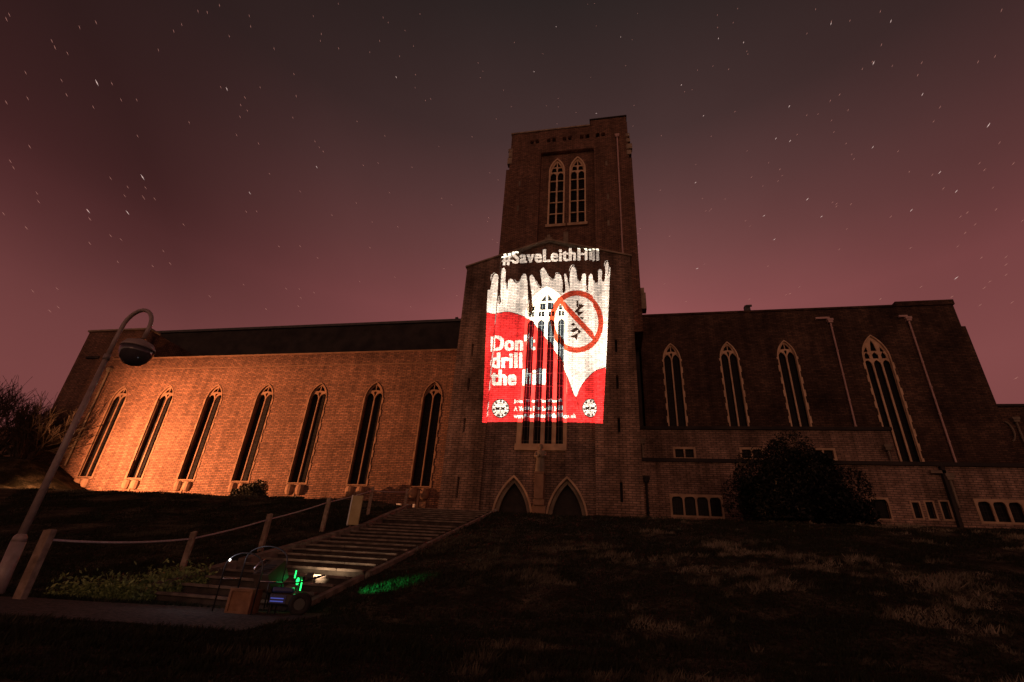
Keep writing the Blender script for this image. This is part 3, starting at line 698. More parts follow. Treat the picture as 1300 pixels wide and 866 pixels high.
# ------------------------------------------------------------------ the slide projector
PLANE_Y = 32.3
def px_to_wall(px, py):     # where the poster's design grid lies on the transept wall
    d = np.array([px-650, py-433, 623.62]); r = (d@AX, d@AY, d@AU); t = PLANE_Y/r[1]
    return Vector((r[0]*t, PLANE_Y, r[2]*t))
LENS = Vector((-6.62, 9.75, .02))
PC = px_to_wall(694, 428); D = (PC-LENS).normalized(); LS = LENS - D*.30
SR = D.cross(Vector((0, 0, 1))).normalized(); SU = SR.cross(D)
RES = 3.4; PX0, PX1, PY0, PY1 = 606.0, 782.0, 308.0, 542.0
nx, ny = int((PX1-PX0)*RES), int((PY1-PY0)*RES)
gx, gy = np.meshgrid(PX0+(np.arange(nx)+.5)/RES, PY0+(np.arange(ny)+.5)/RES)
IMG = np.zeros((ny, nx, 3), np.float32)
WHITE = np.array([.93, 1, .92]); RED = np.array([.74, .030, .034]); RING = np.array([.52, .06, .028]); INK = np.array([.006, .006, .006])
def pip(poly):
    ins = np.zeros(gx.shape, bool); n = len(poly)
    for i in range(n):
        (xa, ya), (xb, yb) = poly[i], poly[(i+1) % n]
        if ya == yb: continue
        c = ((ya > gy) != (yb > gy)) & (gx < (xb-xa)*(gy-ya)/(yb-ya)+xa); ins ^= c
    return ins
def fill(poly, col): IMG[pip(poly)] = col
def stroke(pts, w, col):
    for (xa, ya), (xb, yb) in zip(pts, pts[1:]):
        dx, dy = xb-xa, yb-ya; l2 = dx*dx+dy*dy+1e-9
        t = np.clip(((gx-xa)*dx+(gy-ya)*dy)/l2, 0, 1)
        IMG[(gx-xa-t*dx)**2+(gy-ya-t*dy)**2 < (w/2)**2] = col
def smooth_path(pts, n=4):
    out = []; P = [np.array(p, float) for p in pts]
    for i in range(len(P)-1):
        a, b, c, d = P[max(i-1, 0)], P[i], P[i+1], P[min(i+2, len(P)-1)]
        for k in range(n):
            t = k/n; out.append(tuple(.5*((2*b)+(-a+c)*t+(2*a-5*b+4*c-d)*t*t+(-a+3*b-3*c+d)*t**3)))
    out.append(tuple(P[-1])); return out
ZA = lambda x, y: (610+x*.1269, 325+y*.127)
ZB = lambda x, y: (690+x*.127, 325+y*.127)
Z1 = lambda x, y: (590+x*.3004, 290+y*.3004)
dr = [ZA(*p) for p in [(80,330),(105,325),(120,250),(135,190),(165,168),(185,195),(180,300),(174,400),(175,460),(188,482),(205,455),(200,380),(204,250),(210,150),(230,118),(250,150),(249,250),(255,310),(263,338),(272,320),(275,270),(285,240),(305,228),(330,250),(360,274),(390,255),(415,200),(440,178),(460,200),(470,300),(475,420),(470,520),(474,590),(490,614),(507,590),(519,530),(514,400),(495,260),(492,210),(512,188),(535,215),(570,290),(595,322),(615,295),(608,230),(600,150),(628,116),(655,150),(690,220)]]
dr += [ZB(*p) for p in [(90-15,240),(98,242),(112,222),(120,190),(148,178),(175,198),(190,260),(190,350),(205,368),(220,330),(208,220),(205,190),(218,178),(235,210),(250,290),(261,312),(262,200),(275,130),(300,103),(325,140),(335,220),(345,255),(365,267),(380,230),(385,190),(405,173),(425,195),(422,300),(425,350),(436,362),(447,350),(450,250),(455,200),(478,180),(505,230),(530,272),(552,270),(558,220),(558,140),(580,123),(597,150),(592,210),(600,242),(622,235),(630,150),(630,80),(650,43),(662,80),(655,130),(650,182),(660,180),(670,100),(680,108)]]
drs = smooth_path(dr, 4)
border = [(775.2, 360), (771.5, 450), (766.8, 537), (712, 536), (660, 535.5), (613.2, 536), (616, 470), (618.6, 400)]
poster = drs + border
fill(poster, WHITE)
wb = [Z1(*p) for p in [(95,352),(140,358),(180,352),(230,364),(270,385),(310,428),(345,472),(380,522),(415,582),(440,645),(468,712),(490,670),(520,630),(555,600),(600,584)]]
wbs = smooth_path(wb, 4)
redp = wbs + [(771, 470), (766.8, 537), (613.2, 536), (616, 470), (618.3, 395)]
IMG[pip(redp) & pip(poster)] = RED
stroke(wbs, .75, INK); stroke([Z1(470,712), Z1(482,760), Z1(497,812)], .6, INK)
# dark inner drop lines and light rims on the drips
for pth_ in ([ZA(113,232),ZA(116,190),ZA(132,168),ZA(150,160)], [ZA(186,470),ZA(184,430),ZA(186,400)], [ZA(262,330),ZA(260,300),ZA(258,275)], [ZA(345,240),ZA(362,262),ZA(380,256)], [ZA(560,250),ZA(582,296),ZA(600,305)], [ZA(480,590),ZA(478,520),ZA(484,440)],
             [ZB(60,205),ZB(85,236),ZB(102,228)], [ZB(118,180),ZB(132,168),ZB(150,170)], [ZB(258,150),ZB(270,110),ZB(290,90),ZB(305,95)], [ZB(345,235),ZB(352,258),ZB(368,255)], [ZB(515,235),ZB(528,262),ZB(548,262)], [ZB(620,90),ZB(622,60),ZB(638,36),ZB(655,38)], [ZB(658,110),ZB(653,160)], [ZB(432,300),ZB(430,340),ZB(440,352)]):
    stroke(smooth_path(pth_, 3), .75, WHITE*.8)
stroke([ZB(428,440), ZB(440,470), ZB(450,505)], 1.6, INK+.05)
stroke([ZB(196,352), ZB(203,300)], 1.2, INK)
# prohibition ring
ca, cb_, rx, ry = 732.2, 408.3, 36.0, 40.3
def ell(rx_, ry_): return ((gx-ca)/rx_)**2+((gy-cb_)/ry_)**2 < 1
IMG[ell(rx, ry)] = WHITE; IMG[ell(rx-.7, ry-.7)] = RING; IMG[ell(rx-7.2, ry-7.6)] = WHITE*.93
dk = np.array([.012, .012, .01])
for poly in ([(330,445),(348,445),(348,512),(330,512)], [(300,560),(350,512),(352,480),(415,492),(362,535),(345,575)], [(345,556),(408,555),(350,603),(330,592)], [(340,606),(405,610),(388,640),(352,612)], [(268,690),(300,668),(325,690),(300,700)], [(265,750),(330,708),(345,725),(380,760),(345,782),(343,742),(300,765)], [(260,810),(345,770),(332,850),(316,820)]):
    fill([ZB(*p) for p in poly], dk)
br0, br1 = ZB(160, 440), ZB(528, 838)
stroke([br0, br1], 8.2, WHITE*.9); stroke([br0, br1], 6.6, RING)
IMG[ell(rx-.7, ry-.7) & ~ell(rx-7.2, ry-7.6)] = RING
# emblems: white discs with a dotted ring and two dark marks
for (ex, ey, erx, ery) in ((635.3, 518.6, 11.4, 12.1), (749.4, 518.0, 10.4, 12.1)):
    rr = np.sqrt(((gx-ex)/erx)**2+((gy-ey)/ery)**2); an = np.arctan2(gy-ey, gx-ex)
    IMG[rr < 1] = WHITE; IMG[(rr > .90) & (rr < 1)] = INK
    IMG[(rr > .62) & (rr < .88) & (np.sin(an*11+np.sin(an*5)) > .0)] = INK+.05
    for s in (-1, 1):
        cx_ = ex+s*3.4
        fill([(cx_-2.9, ey-2.3), (cx_-.6, ey-1.0), (cx_+2.7, ey-2.2), (cx_+2.1, ey+.6), (cx_+2.3, ey+2.6), (cx_-.4, ey+1.7), (cx_-2.6, ey+2.5)], INK)
    stroke([(ex, ey+1), (ex, ey+5.2)], .8, INK+.05); stroke([(ex-3.5, ey+5.6), (ex+3.5, ey+5.4)], .6, INK+.1)
    stroke([(ex-2.6, ey-5), (ex, ey-6.3), (ex+2.6, ey-5)], .7, INK+.1)
def text_fill(txt, quad, col, bold=1.0, spacing=1.10):
    """quad TL,TR,BR,BL in design units; the text's own box is stretched onto it"""
    cu = bpy.data.curves.new('t', 'FONT'); cu.body = txt; cu.size = 1; cu.space_character = spacing; cu.resolution_u = 6; cu.fill_mode = 'FRONT'
    o = bpy.data.objects.new('t', cu); COL.objects.link(o); dg = bpy.context.evaluated_depsgraph_get(); dg.update()
    me = bpy.data.meshes.new_from_object(o.evaluated_get(dg)); bpy.data.objects.remove(o); bpy.data.curves.remove(cu)
    me.calc_loop_triangles()
    V = np.empty(len(me.vertices)*3, np.float32); me.vertices.foreach_get('co', V); V = V.reshape(-1, 3)[:, :2]
    T_ = np.empty(len(me.loop_triangles)*3, np.int32); me.loop_triangles.foreach_get('vertices', T_); T_ = T_.reshape(-1, 3)
    mn, mx_ = V.min(0), V.max(0); uv = (V-mn)/(mx_-mn); u, v = uv[:, 0:1], uv[:, 1:2]
    TL, TR, BR, BL = [np.array(q) for q in quad]
    P = (TL*(1-u)+TR*u)*v + (BL*(1-u)+BR*u)*(1-v)
    bpy.data.meshes.remove(me)
    MK = np.zeros((ny, nx), bool)
    for t in T_:
        a, b, c = P[t]
        x0 = int(max(0, (min(a[0], b[0], c[0])-PX0)*RES-1)); x1 = int(min(nx, (max(a[0], b[0], c[0])-PX0)*RES+2))
        y0 = int(max(0, (min(a[1], b[1], c[1])-PY0)*RES-1)); y1 = int(min(ny, (max(a[1], b[1], c[1])-PY0)*RES+2))
        if x1 <= x0 or y1 <= y0: continue
        X = gx[y0:y1, x0:x1]; Y = gy[y0:y1, x0:x1]
        d1 = (b[0]-a[0])*(Y-a[1])-(b[1]-a[1])*(X-a[0]); d2 = (c[0]-b[0])*(Y-b[1])-(c[1]-b[1])*(X-b[0]); d3 = (a[0]-c[0])*(Y-c[1])-(a[1]-c[1])*(X-c[0])
        ins = ((d1 >= -1e-6) & (d2 >= -1e-6) & (d3 >= -1e-6)) | ((d1 <= 1e-6) & (d2 <= 1e-6) & (d3 <= 1e-6))
        MK[y0:y1, x0:x1] |= ins
    n_ = int(round(bold)); G = MK.copy()     # embolden the strokes
    for dx_ in range(-n_, n_+1):
        for dy_ in range(-(n_//2), n_//2+1): G |= np.roll(np.roll(MK, dx_, 1), dy_, 0)
    IMG[G] = col
text_fill('#SaveLeithHill', [(638, 319.2), (761, 313.6), (761, 331.2), (638, 336.6)], WHITE, 3)
text_fill("Don't", [(625.2, 426), (678, 425.6), (677.6, 444.4), (625.2, 445)], WHITE, 4)
text_fill('drill', [(624.8, 448.2), (662, 448.2), (662, 466.4), (624.5, 466.8)], WHITE, 4)
text_fill('the hill', [(624.2, 470), (691, 469.5), (690.5, 488.2), (624, 489)], WHITE, 4)
text_fill('Join us on Facebook', [(652.6, 507.2), (711.8, 507.2), (711.8, 512.6), (652.6, 512.6)], WHITE, 1)
text_fill('A Voice For Leith Hill', [(652.6, 516.2), (712, 516.2), (712, 521.8), (652.6, 521.8)], WHITE, 1)
text_fill('www.voiceforleithhill.co.uk', [(652.6, 525.2), (731.3, 525.2), (731.3, 530.8), (652.6, 530.8)], WHITE, 1)
# the design grid laid onto the slide: each cell is carried along its ray to the lens
gvx = PX0+np.arange(nx+1)/RES; gvy = PY0+np.arange(ny+1)/RES
GX, GY = np.meshgrid(gvx, gvy)
dd = np.stack([GX-650, GY-433, np.full(GX.shape, 623.62)], -1)
wx = dd@AX; wy = dd@AY; wz = dd@AU; tt = PLANE_Y/wy
PW = np.stack([wx*tt, np.full(GX.shape, PLANE_Y), wz*tt], -1) - np.array(LS)
dn = PW@np.array(D); SP = PW*(.30/dn)[..., None]      # points on the slide plane, 0.30 m in front of the bulb
# separate quads with one flat colour per cell
q = np.stack([SP[:-1, :-1], SP[:-1, 1:], SP[1:, 1:], SP[1:, :-1]], 2).reshape(-1, 3) + np.array(LS)
cc = np.repeat(np.concatenate([IMG.reshape(-1, 3), np.ones((nx*ny, 1), np.float32)], 1), 4, axis=0)
# keep slide at its own origin for precision
O = np.array(LENS)
me = raw_mesh(q-O, np.arange(len(q), dtype=np.int32).reshape(-1, 4), 4, cc)
mt = bpy.data.materials.new('colour_slide'); mt.use_nodes = True; nt = mt.node_tree; nt.nodes.clear()
oo = N(nt, 'ShaderNodeOutputMaterial'); tr = N(nt, 'ShaderNodeBsdfTransparent'); at_ = N(nt, 'ShaderNodeVertexColor', layer_name='tint')
L(nt, at_.outputs['Color'], tr.inputs['Color']); L(nt, tr.outputs[0], oo.inputs[0])
PJ = empty('projector', (-6.85, 9.35, -.31), 'bulky dark slide projector resting on a wooden crate at the foot of the steps', 'projector')
MP = Matrix(((SR.x, D.x, SU.x, LENS.x), (SR.y, D.y, SU.y, LENS.y), (SR.z, D.z, SU.z, LENS.z), (0, 0, 0, 1)))   # local: x right, y along the beam, z up
me.materials.append(mt); sl = bpy.data.objects.new('slide', me); COL.objects.link(sl); sl.location = LENS
sl.parent = PJ; sl.matrix_parent_inverse = PJ.matrix_basis.inverted()
loc = (q-np.array(LS))@np.stack([SR, SU], 1); hx0, hz0 = loc.min(0); hx1, hz1 = loc.max(0)
bm = bmesh.new(); o1 = .17
# gate plate: four mitred pieces round the slide's own outline
def loc2(v): return np.array([float(v@np.array(SR)), float(v@np.array(SU))])
cq = [loc2(SP[i_, j_]+np.array(LS)-np.array(LENS)) for i_, j_ in ((0, 0), (0, -1), (-1, -1), (-1, 0))]
cen = sum(cq)/4; cq = [cen+(c_-cen)*.975 for c_ in cq]; oq = [np.array(v) for v in ((-o1, o1), (o1, o1), (o1, -o1), (-o1, -o1))]
for i_ in range(4):
    A_, B_, C_, E_ = cq[i_], cq[(i_+1) % 4], oq[(i_+1) % 4], oq[i_]
    lo = [bm.verts.new(MP @ Vector((p_[0], .001, p_[1]))) for p_ in (A_, B_, C_, E_)]; hi = [bm.verts.new(MP @ Vector((p_[0], .006, p_[1]))) for p_ in (A_, B_, C_, E_)]
    bm.faces.new(lo); bm.faces.new(hi[::-1])
    for k_ in range(4): bm.faces.new((lo[k_], lo[(k_+1) % 4], hi[(k_+1) % 4], hi[k_]))
link('slide_gate', from_bm(bm), M['black'], PJ)
bm = bmesh.new(); t_ = .012
for b_ in ((-o1-t_, -o1, -.42, .03, -o1-t_, o1+t_), (o1, o1+t_, -.42, .03, -o1-t_, o1+t_), (-o1, o1, -.42, .03, -o1-t_, -o1), (-o1, o1, -.42, .03, o1, o1+t_), (-o1-t_, o1+t_, -.44, -.42, -o1-t_, o1+t_)): box(bm, *b_, mat=MP)
link('housing', from_bm(bm), M['brown_case'], PJ)
bm = bmesh.new()
for k_ in range(5): box(bm, -.12, .12, -.4+.06*k_, -.375+.06*k_, o1+t_, o1+t_+.012, mat=MP)
link('vent_grille', from_bm(bm), M['black'], PJ)
bm = bmesh.new()
box(bm, -.1, .1, -.3, -.05, -.19-.16, -o1-t_, mat=MP, bevel=.01); link('tilt_base', from_bm(bm), M['black'], PJ)
hd = [MP @ Vector(p) for p in ((-.19, -.36, .1), (-.2, -.36, .24), (-.2, -.2, .28), (-.2, -.06, .24), (-.19, -.06, .1))]
tubes('carry_handle', [(hd, .013)], M['chrome'], PJ)
pl = lamp('projector_bulb', 'SPOT', LS, 400000, (.86, .93, 1.0), PC, 52, .0, 0.0)
pl.parent = PJ; pl.matrix_parent_inverse = PJ.matrix_basis.inverted()

# crate under the projector
CR = empty('wooden_crate', (-6.75, 9.15, -.75), 'reddish plywood crate standing on the gravel under the projector', 'crate')
T = Matrix.Translation((-6.78, 9.2, 0)) @ Matrix.Rotation(R(12), 4, 'Z')
bm = bmesh.new(); box(bm, -.2, .2, -.2, .24, -.76, -.34, mat=T, bevel=.008); link('box_body', from_bm(bm), M['ply'], CR)
bm = bmesh.new()
for b_ in ((-.212, .212, -.222, -.202, -.76, -.71), (-.212, .212, -.222, -.202, -.385, -.335), (-.212, -.165, -.224, -.204, -.71, -.385), (.165, .212, -.224, -.204, -.71, -.385)):
    bm = bmesh.new(); box(bm, *b_, mat=T, bevel=.004); link('batten', from_bm(bm), M['ply'], CR)
# hooped trolley frame behind
TR_ = empty('hoop_frame', (-7.3, 9.35, -.75), 'thin bent metal hoop frame standing over the projector and crate', 'frame')
hp = []
for (xa, xb, yy, zt) in ((-7.22, -6.42, 8.98, .26), (-7.22, -6.3, 9.5, .42)):
    P = [(xa, yy, -.75)]
    for a in np.linspace(180, 0, 11): P.append(((xa+xb)/2+(xb-xa)/2*math.cos(R(a)), yy, zt-.25+.25*math.sin(R(a))))
    P.append((xb, yy, -.75)); hp.append(([Vector(p) for p in P], .014))
tubes('hoop', [hp[0]], M['black'], TR_); tubes('hoop', [hp[1]], M['black'], TR_)
tubes('cross_bar', [([(-7.22, 8.98, -.2), (-7.22, 9.5, -.2)], .012), ([(-6.42, 8.98, -.2), (-6.3, 9.5, -.2)], .012)], M['chrome'], TR_)

# portable generator on two wheels
GN = empty('portable_generator', (-6.15, 9.65, -.75), 'small blue wheeled generator with thick tyres beside the crate', 'generator')
T = Matrix.Translation((-6.2, 9.7, -.75)) @ Matrix.Rotation(R(28), 4, 'Z')
bm = bmesh.new(); box(bm, -.34, .14, -.17, .17, .16, .36, mat=T, bevel=.03); link('engine_body', from_bm(bm), M['black'], GN)
bm = bmesh.new(); box(bm, -.32, .06, -.16, .16, .37, .47, mat=T, bevel=.035); link('fuel_tank', from_bm(bm), M['blue'], GN)
bm = bmesh.new(); box(bm, -.33, -.04, -.2, -.175, .19, .34, mat=T, bevel=.008); pn = link('control_panel', from_bm(bm), M['blue'], GN)
bm = bmesh.new()
for zz in (.22, .27): box(bm, -.31, -.08, -.208, -.2, zz, zz+.018, mat=T)
link('status_light', from_bm(bm), M['blue_led'], pn)
for (wx_, wy_, r_) in ((.22, -.2, .2), (.22, .2, .2)):
    bm = bmesh.new(); ring = []
    for a in np.linspace(0, 2*math.pi, 25)[:-1]:
        c_ = Vector((wx_+(r_-.055)*math.cos(a), wy_, r_+(r_-.055)*math.sin(a))); ring.append([bm.verts.new(T @ (c_+Vector((math.cos(a)*.055*math.cos(b), .05*math.sin(b), math.sin(a)*.055*math.cos(b))))) for b in np.linspace(0, 2*math.pi, 11)[:-1]])
    for i_ in range(24):
        for j_ in range(10): bm.faces.new((ring[i_][j_], ring[(i_+1) % 24][j_], ring[(i_+1) % 24][(j_+1) % 10], ring[i_][(j_+1) % 10]))
    wl = link('wheel', from_bm(bm), M['rubber'], GN, smooth=True)
    bm = bmesh.new(); tube(bm, [T @ Vector((wx_, wy_-.03, r_)), T @ Vector((wx_, wy_+.03, r_))], .1, 16); link('rim', from_bm(bm), M['black'], wl)
fr_ = [T @ Vector(p) for p in ((-.38, -.2, .1), (-.4, -.2, .52), (.1, -.2, .56), (.55, -.2, .72))]
fr2 = [T @ Vector(p) for p in ((-.38, .2, .1), (-.4, .2, .52), (.1, .2, .56), (.55, .2, .72), (.55, -.2, .72))]
tubes('handle_frame', [(fr_, .014), (fr2, .014)], M['black'], GN)
bm = bmesh.new(); tube(bm, [T @ Vector((-.3, 0, -.0)), T @ Vector((-.3, 0, .17))], .03, 10); link('stand', from_bm(bm), M['black'], GN)

# green lamp on a small stand
GL = empty('green_lamp', (-6.35, 10.15, -.75), 'green glowing lamp on a thin black stand beside the steps', 'lamp')
tubes('stand', [([(-6.35, 10.15, -.75), (-6.35, 10.15, -.2)], .012), ([(-6.5, 10.1, -.75), (-6.35, 10.15, -.5)], .009), ([(-6.2, 10.1, -.75), (-6.35, 10.15, -.5)], .009)], M['black'], GL)
bm = bmesh.new(); box(bm, -6.43, -6.27, 10.10, 10.22, -.2, -.08, bevel=.01); link('lamp_housing', from_bm(bm), M['black'], GL)
bm = bmesh.new(); lathe(bm, [(.012, 0), (.03, .03), (.032, .08), (.014, .13)], (-6.35, 10.09, -.24), 12); box(bm, -6.265, -6.25, 10.09, 10.11, -.34, -.15); box(bm, -6.44, -6.425, 10.08, 10.10, -.12, .02)
link('bulb', from_bm(bm), M['green_led'], GL)
g1 = lamp('green_beam', 'SPOT', (-6.3, 10.6, .12), 700, (.02, 1, .2), (-5.5, 12.4, -.2), 24, 1, .01)
g1.parent = GL; g1.matrix_parent_inverse = GL.matrix_basis.inverted()
g2 = lamp('green_glow', 'POINT', (-6.3, 9.98, -.15), 1.1, (.02, 1, .2), None, radius=.03)
g2.parent = GL; g2.matrix_parent_inverse = GL.matrix_basis.inverted()
# timber sleeper lying by the lamp
T = Matrix.Translation((-7.35, 11.6, -.42)) @ Matrix.Rotation(R(6), 4, 'Z') @ Matrix.Rotation(R(17), 4, 'X')
bm = bmesh.new(); box(bm, -.11, .11, -.75, .75, -.1, .16, mat=T, bevel=.012)
tm = link('timber_sleeper', from_bm(bm), M['concrete']); setp(tm, 'short squared timber lying up the bottom steps behind the green lamp', 'timber')
# small white work lamp which lights the lower steps and the gravel
WL = empty('work_lamp', (-6.95, 11.4, -.3), 'small white work lamp on the timber, shining up the steps', 'lamp')
bm = bmesh.new(); box(bm, -7.35, -7.22, 12.0, 12.1, -.12, .0, bevel=.01); link('lamp_housing', from_bm(bm), M['black'], WL)
bm = bmesh.new(); box(bm, -7.3, -7.27, 12.101, 12.106, -.08, -.04); link('lamp_face', from_bm(bm), M['white_led'], WL)
w1 = lamp('work_beam', 'SPOT', (-7.28, 12.13, -.03), 110, (1, .74, .48), (-7.6, 15.5, .42), 100, .9, .03); w1.parent = WL; w1.matrix_parent_inverse = WL.matrix_basis.inverted()
w2 = lamp('panel_glow', 'POINT', (-7.45, 8.75, .25), 7.5, (.86, .84, 1.0), None, radius=.03); w2.parent = TR_; w2.matrix_parent_inverse = TR_.matrix_basis.inverted()  # fill light added to brighten the weeds and crate, no panel here
bm = bmesh.new(); lathe(bm, [(.008, 0), (.016, .012), (.016, .03), (.008, .04)], (-7.15, 8.97, .1), 8); link('indicator_lamp', from_bm(bm), M['white_led'], TR_)

# sodium floodlights out of view; hood and flap added to cut off the beams
for i, (p_, lo) in enumerate(((FL, 0), (FL2, 1))):
    G = empty('floodlight', (p_[0], p_[1], float(H(p_[0], p_[1]))), ['hooded sodium floodlight on the bank, nearer the church tower', 'hooded sodium floodlight with a lower flap, further from the tower'][i], 'floodlight', 'sodium floodlights lighting the nave')
    boxes('housing', [(p_[0]-.22, p_[0]+.22, p_[1]-.3, p_[1]-.1, p_[2]-.2, p_[2]+.3)], M['black'], G, bevel=.02)
    boxes('hood', [(p_[0]-.9, p_[0]+.9, p_[1]-.1, p_[1]+.26, p_[2]+.30, p_[2]+.32)], M['black'], G)
    if lo: boxes('lower_flap', [(p_[0]-.5, p_[0]+.5, p_[1]+.0, p_[1]+.32, p_[2]+.10, p_[2]+.115)], M['black'], G)
    tubes('stake', [([(p_[0], p_[1]-.2, float(H(p_[0], p_[1]))-.3), (p_[0], p_[1]-.2, p_[2]-.18)], .03)], M['black'], G)
# ground lights at the wall foot
for i, (x, y_) in enumerate(((-16.95, 38.7), (-15.75, 38.7))):
    z = 3.88
    G = empty('wall_uplight', (x, y_, z), ['small white uplight on the lawn left of the last nave window\'s foot', 'small white uplight on the lawn right of the last nave window\'s foot'][i], 'uplight', 'uplights at the foot of the nave wall')
    bm = bmesh.new(); box(bm, x-.16, x+.16, y_-.1, y_+.1, z-.2, 5.25, bevel=.02); link('bollard', from_bm(bm), M['white'], G)
    bm = bmesh.new(); box(bm, x-.2, x+.2, y_-.14, y_+.14, 5.25, 5.38, bevel=.03); link('lamp_head', from_bm(bm), M['white'], G)

# ------------------------------------------------------------------ planting
def leaf_quads(P, size, rng, up=.3):
    n = len(P); a = rng.normal(size=(n, 3)); a /= np.linalg.norm(a, axis=1, keepdims=True); b = rng.normal(size=(n, 3)); b[:, 2] += up
    b -= a*(a*b).sum(1, keepdims=True); b /= np.linalg.norm(b, axis=1, keepdims=True)
    s = size*(rng.uniform(.45, 1.7, (n, 1)))
    V = np.stack([P-a*s, P-b*s*.45, P+a*s, P+b*s*.45], 1).reshape(-1, 3)
    return V, np.arange(len(V)).reshape(-1, 4)
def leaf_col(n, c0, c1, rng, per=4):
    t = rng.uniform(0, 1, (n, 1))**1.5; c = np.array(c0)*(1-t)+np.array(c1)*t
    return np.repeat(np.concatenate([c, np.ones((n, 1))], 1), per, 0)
def bush(name, c, r, n, size, label, cat, c0, c1, seed, clumps=26):
    rng = np.random.default_rng(seed); r = np.array(r)
    th = rng.uniform(0, 2*math.pi, clumps); ph = np.arccos(rng.uniform(-.25, 1, clumps))
    cl = np.stack([np.sin(ph)*np.cos(th), np.sin(ph)*np.sin(th), np.cos(ph)], 1)*r*rng.uniform(.5, .86, (clumps, 1))
    idx = rng.integers(0, clumps, n); d = rng.normal(size=(n, 3)); d /= np.linalg.norm(d, axis=1, keepdims=True)
    rad = rng.uniform(.35, 1.0, (n, 1))**.5*rng.uniform(.16, .44, (clumps, 1))[idx]
    P = cl[idx]+d*rad*r; P[:, 2] = np.maximum(P[:, 2], -r[2]*.22); P += np.array(c)
    B = empty(name, (c[0], c[1], float(H(c[0], c[1]))), label, cat)
    V_, F_ = leaf_quads(P, size, rng); link('crown', raw_mesh(V_, F_, 4, leaf_col(n, c0, c1, rng)), M['leaf'], B)
    bm = bmesh.new(); zb = float(H(c[0], c[1]))-.2
    for s in range(5):
        a = s*1.26; tube(bm, [(c[0]+.15*math.cos(a), c[1]+.15*math.sin(a), zb), (c[0]+r[0]*.3*math.cos(a), c[1]+r[1]*.3*math.sin(a), c[2]+r[2]*.1), (c[0]+r[0]*.55*math.cos(a), c[1]+r[1]*.5*math.sin(a), c[2]+r[2]*.5)], [.12, .07, .03], 7)
    link('trunk', from_bm(bm), M['bark'], B, smooth=True); return B
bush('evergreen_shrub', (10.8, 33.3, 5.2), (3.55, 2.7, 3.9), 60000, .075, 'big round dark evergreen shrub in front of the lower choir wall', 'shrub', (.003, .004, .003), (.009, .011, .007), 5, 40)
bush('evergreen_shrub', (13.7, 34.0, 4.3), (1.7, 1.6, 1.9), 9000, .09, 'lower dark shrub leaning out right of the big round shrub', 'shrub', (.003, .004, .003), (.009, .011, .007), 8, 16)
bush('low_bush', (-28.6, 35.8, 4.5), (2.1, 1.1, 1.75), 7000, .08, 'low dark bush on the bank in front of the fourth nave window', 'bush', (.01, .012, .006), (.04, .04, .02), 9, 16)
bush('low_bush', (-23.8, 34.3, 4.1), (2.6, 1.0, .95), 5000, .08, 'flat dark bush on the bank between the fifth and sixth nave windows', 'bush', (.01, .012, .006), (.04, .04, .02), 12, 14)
# weeds beside the second post
n = 9000; rng = np.random.default_rng(4); t = rng.uniform(0, 1, n); yy = rng.uniform(8.9, 11.9, n); xx = -9.75-(yy-9.7)*.12*0 - rng.gamma(1.6, .42, n)
k_ = (xx > -11.3); xx, yy = xx[k_], yy[k_]; yy = np.maximum(yy, 9.75-(xx+9.6)*-.35 - 0)
zz = H(xx, yy, False)+rng.gamma(1.7, .07, len(xx)); P = np.stack([xx, yy, zz], 1)
V_, F_ = leaf_quads(P, .042, rng); wd = link('weeds', raw_mesh(V_, F_, 4, leaf_col(len(P), (.07, .10, .03), (.28, .33, .11), rng)), M['leaf'])
setp(wd, 'leafy green weeds at the edge of the gravel beside the bottom step', 'weeds', kind='stuff')

# grass blades over the bank
def fbm(x, y, seed):
    r_ = np.random.default_rng(seed); v = np.zeros_like(x); a = 1
    for o_ in range(5):
        f = .55*2**o_
        for _ in range(3):
            th = r_.uniform(0, 6.28); v += a*np.sin((x*math.cos(th)+y*math.sin(th))*f*r_.uniform(.7, 1.5)+r_.uniform(0, 6.28))
        a *= .86
    return v
def blades(n, seed):
    rng = np.random.default_rng(seed)
    y = 3.2+26.0*rng.uniform(0, 1, n)**1.25; half = 4+1.25*y; x = rng.uniform(-1, 1, n)*half-1.0
    ok = ~((x > stair_left(y)-.14) & (x < STAIR_R+.05) & (y > 9.8) & (y < 30))
    tl = (x+24.5)/18.9; ypth_hi = 4.2+6.15*tl; ypth_lo = .6+6.3*((x+22)/16.9)+rng.normal(0, .16, n)
    ok &= ~((x < -5.6+(10.35-y)*.14) & (y < ypth_hi+.05) & (y > ypth_lo))
    ok &= ~((x > -7.6) & (x < -5.7) & (y > 8.6) & (y < 10.4) )
    x, y = x[ok], y[ok]; n = len(x); z = H(x, y)
    f = fbm(x, y, 2); dry = np.clip((f-1.1+.05*np.clip(x-4, 0, 14))/3.6, 0, .75)[:, None]*np.clip(.35+(x+4)/10, .3, 1)[:, None]
    h = .62*rng.uniform(.04, .13, n)*(1+1.2*dry[:, 0])*(.7+.5*np.clip(fbm(x*2.3, y*2.3, 9)/2, -.6, 1))*(1+y*.012); w = (.004+.0011*y)*rng.uniform(.7, 1.4, n)
    a = rng.uniform(0, 6.28, n); dx, dy = np.cos(a)*w, np.sin(a)*w; lx, ly = rng.normal(0, .5, n)*h+.25*h, rng.normal(0, .5, n)*h
    V = np.stack([np.stack([x-dx, y-dy, z-.01], 1), np.stack([x+dx, y+dy, z-.01], 1), np.stack([x+lx, y+ly, z+h], 1)], 1).reshape(-1, 3)
    g0 = np.array([.016, .019, .009]); g1 = np.array([.24, .205, .15]); j = rng.uniform(.6, 1.4, (n, 1))
    c = (g0*(1-dry)+g1*dry)*j; C = np.repeat(np.concatenate([c, np.ones((n, 1))], 1), 3, 0)
    return raw_mesh(V, np.arange(len(V)).reshape(-1, 3), 3, C)
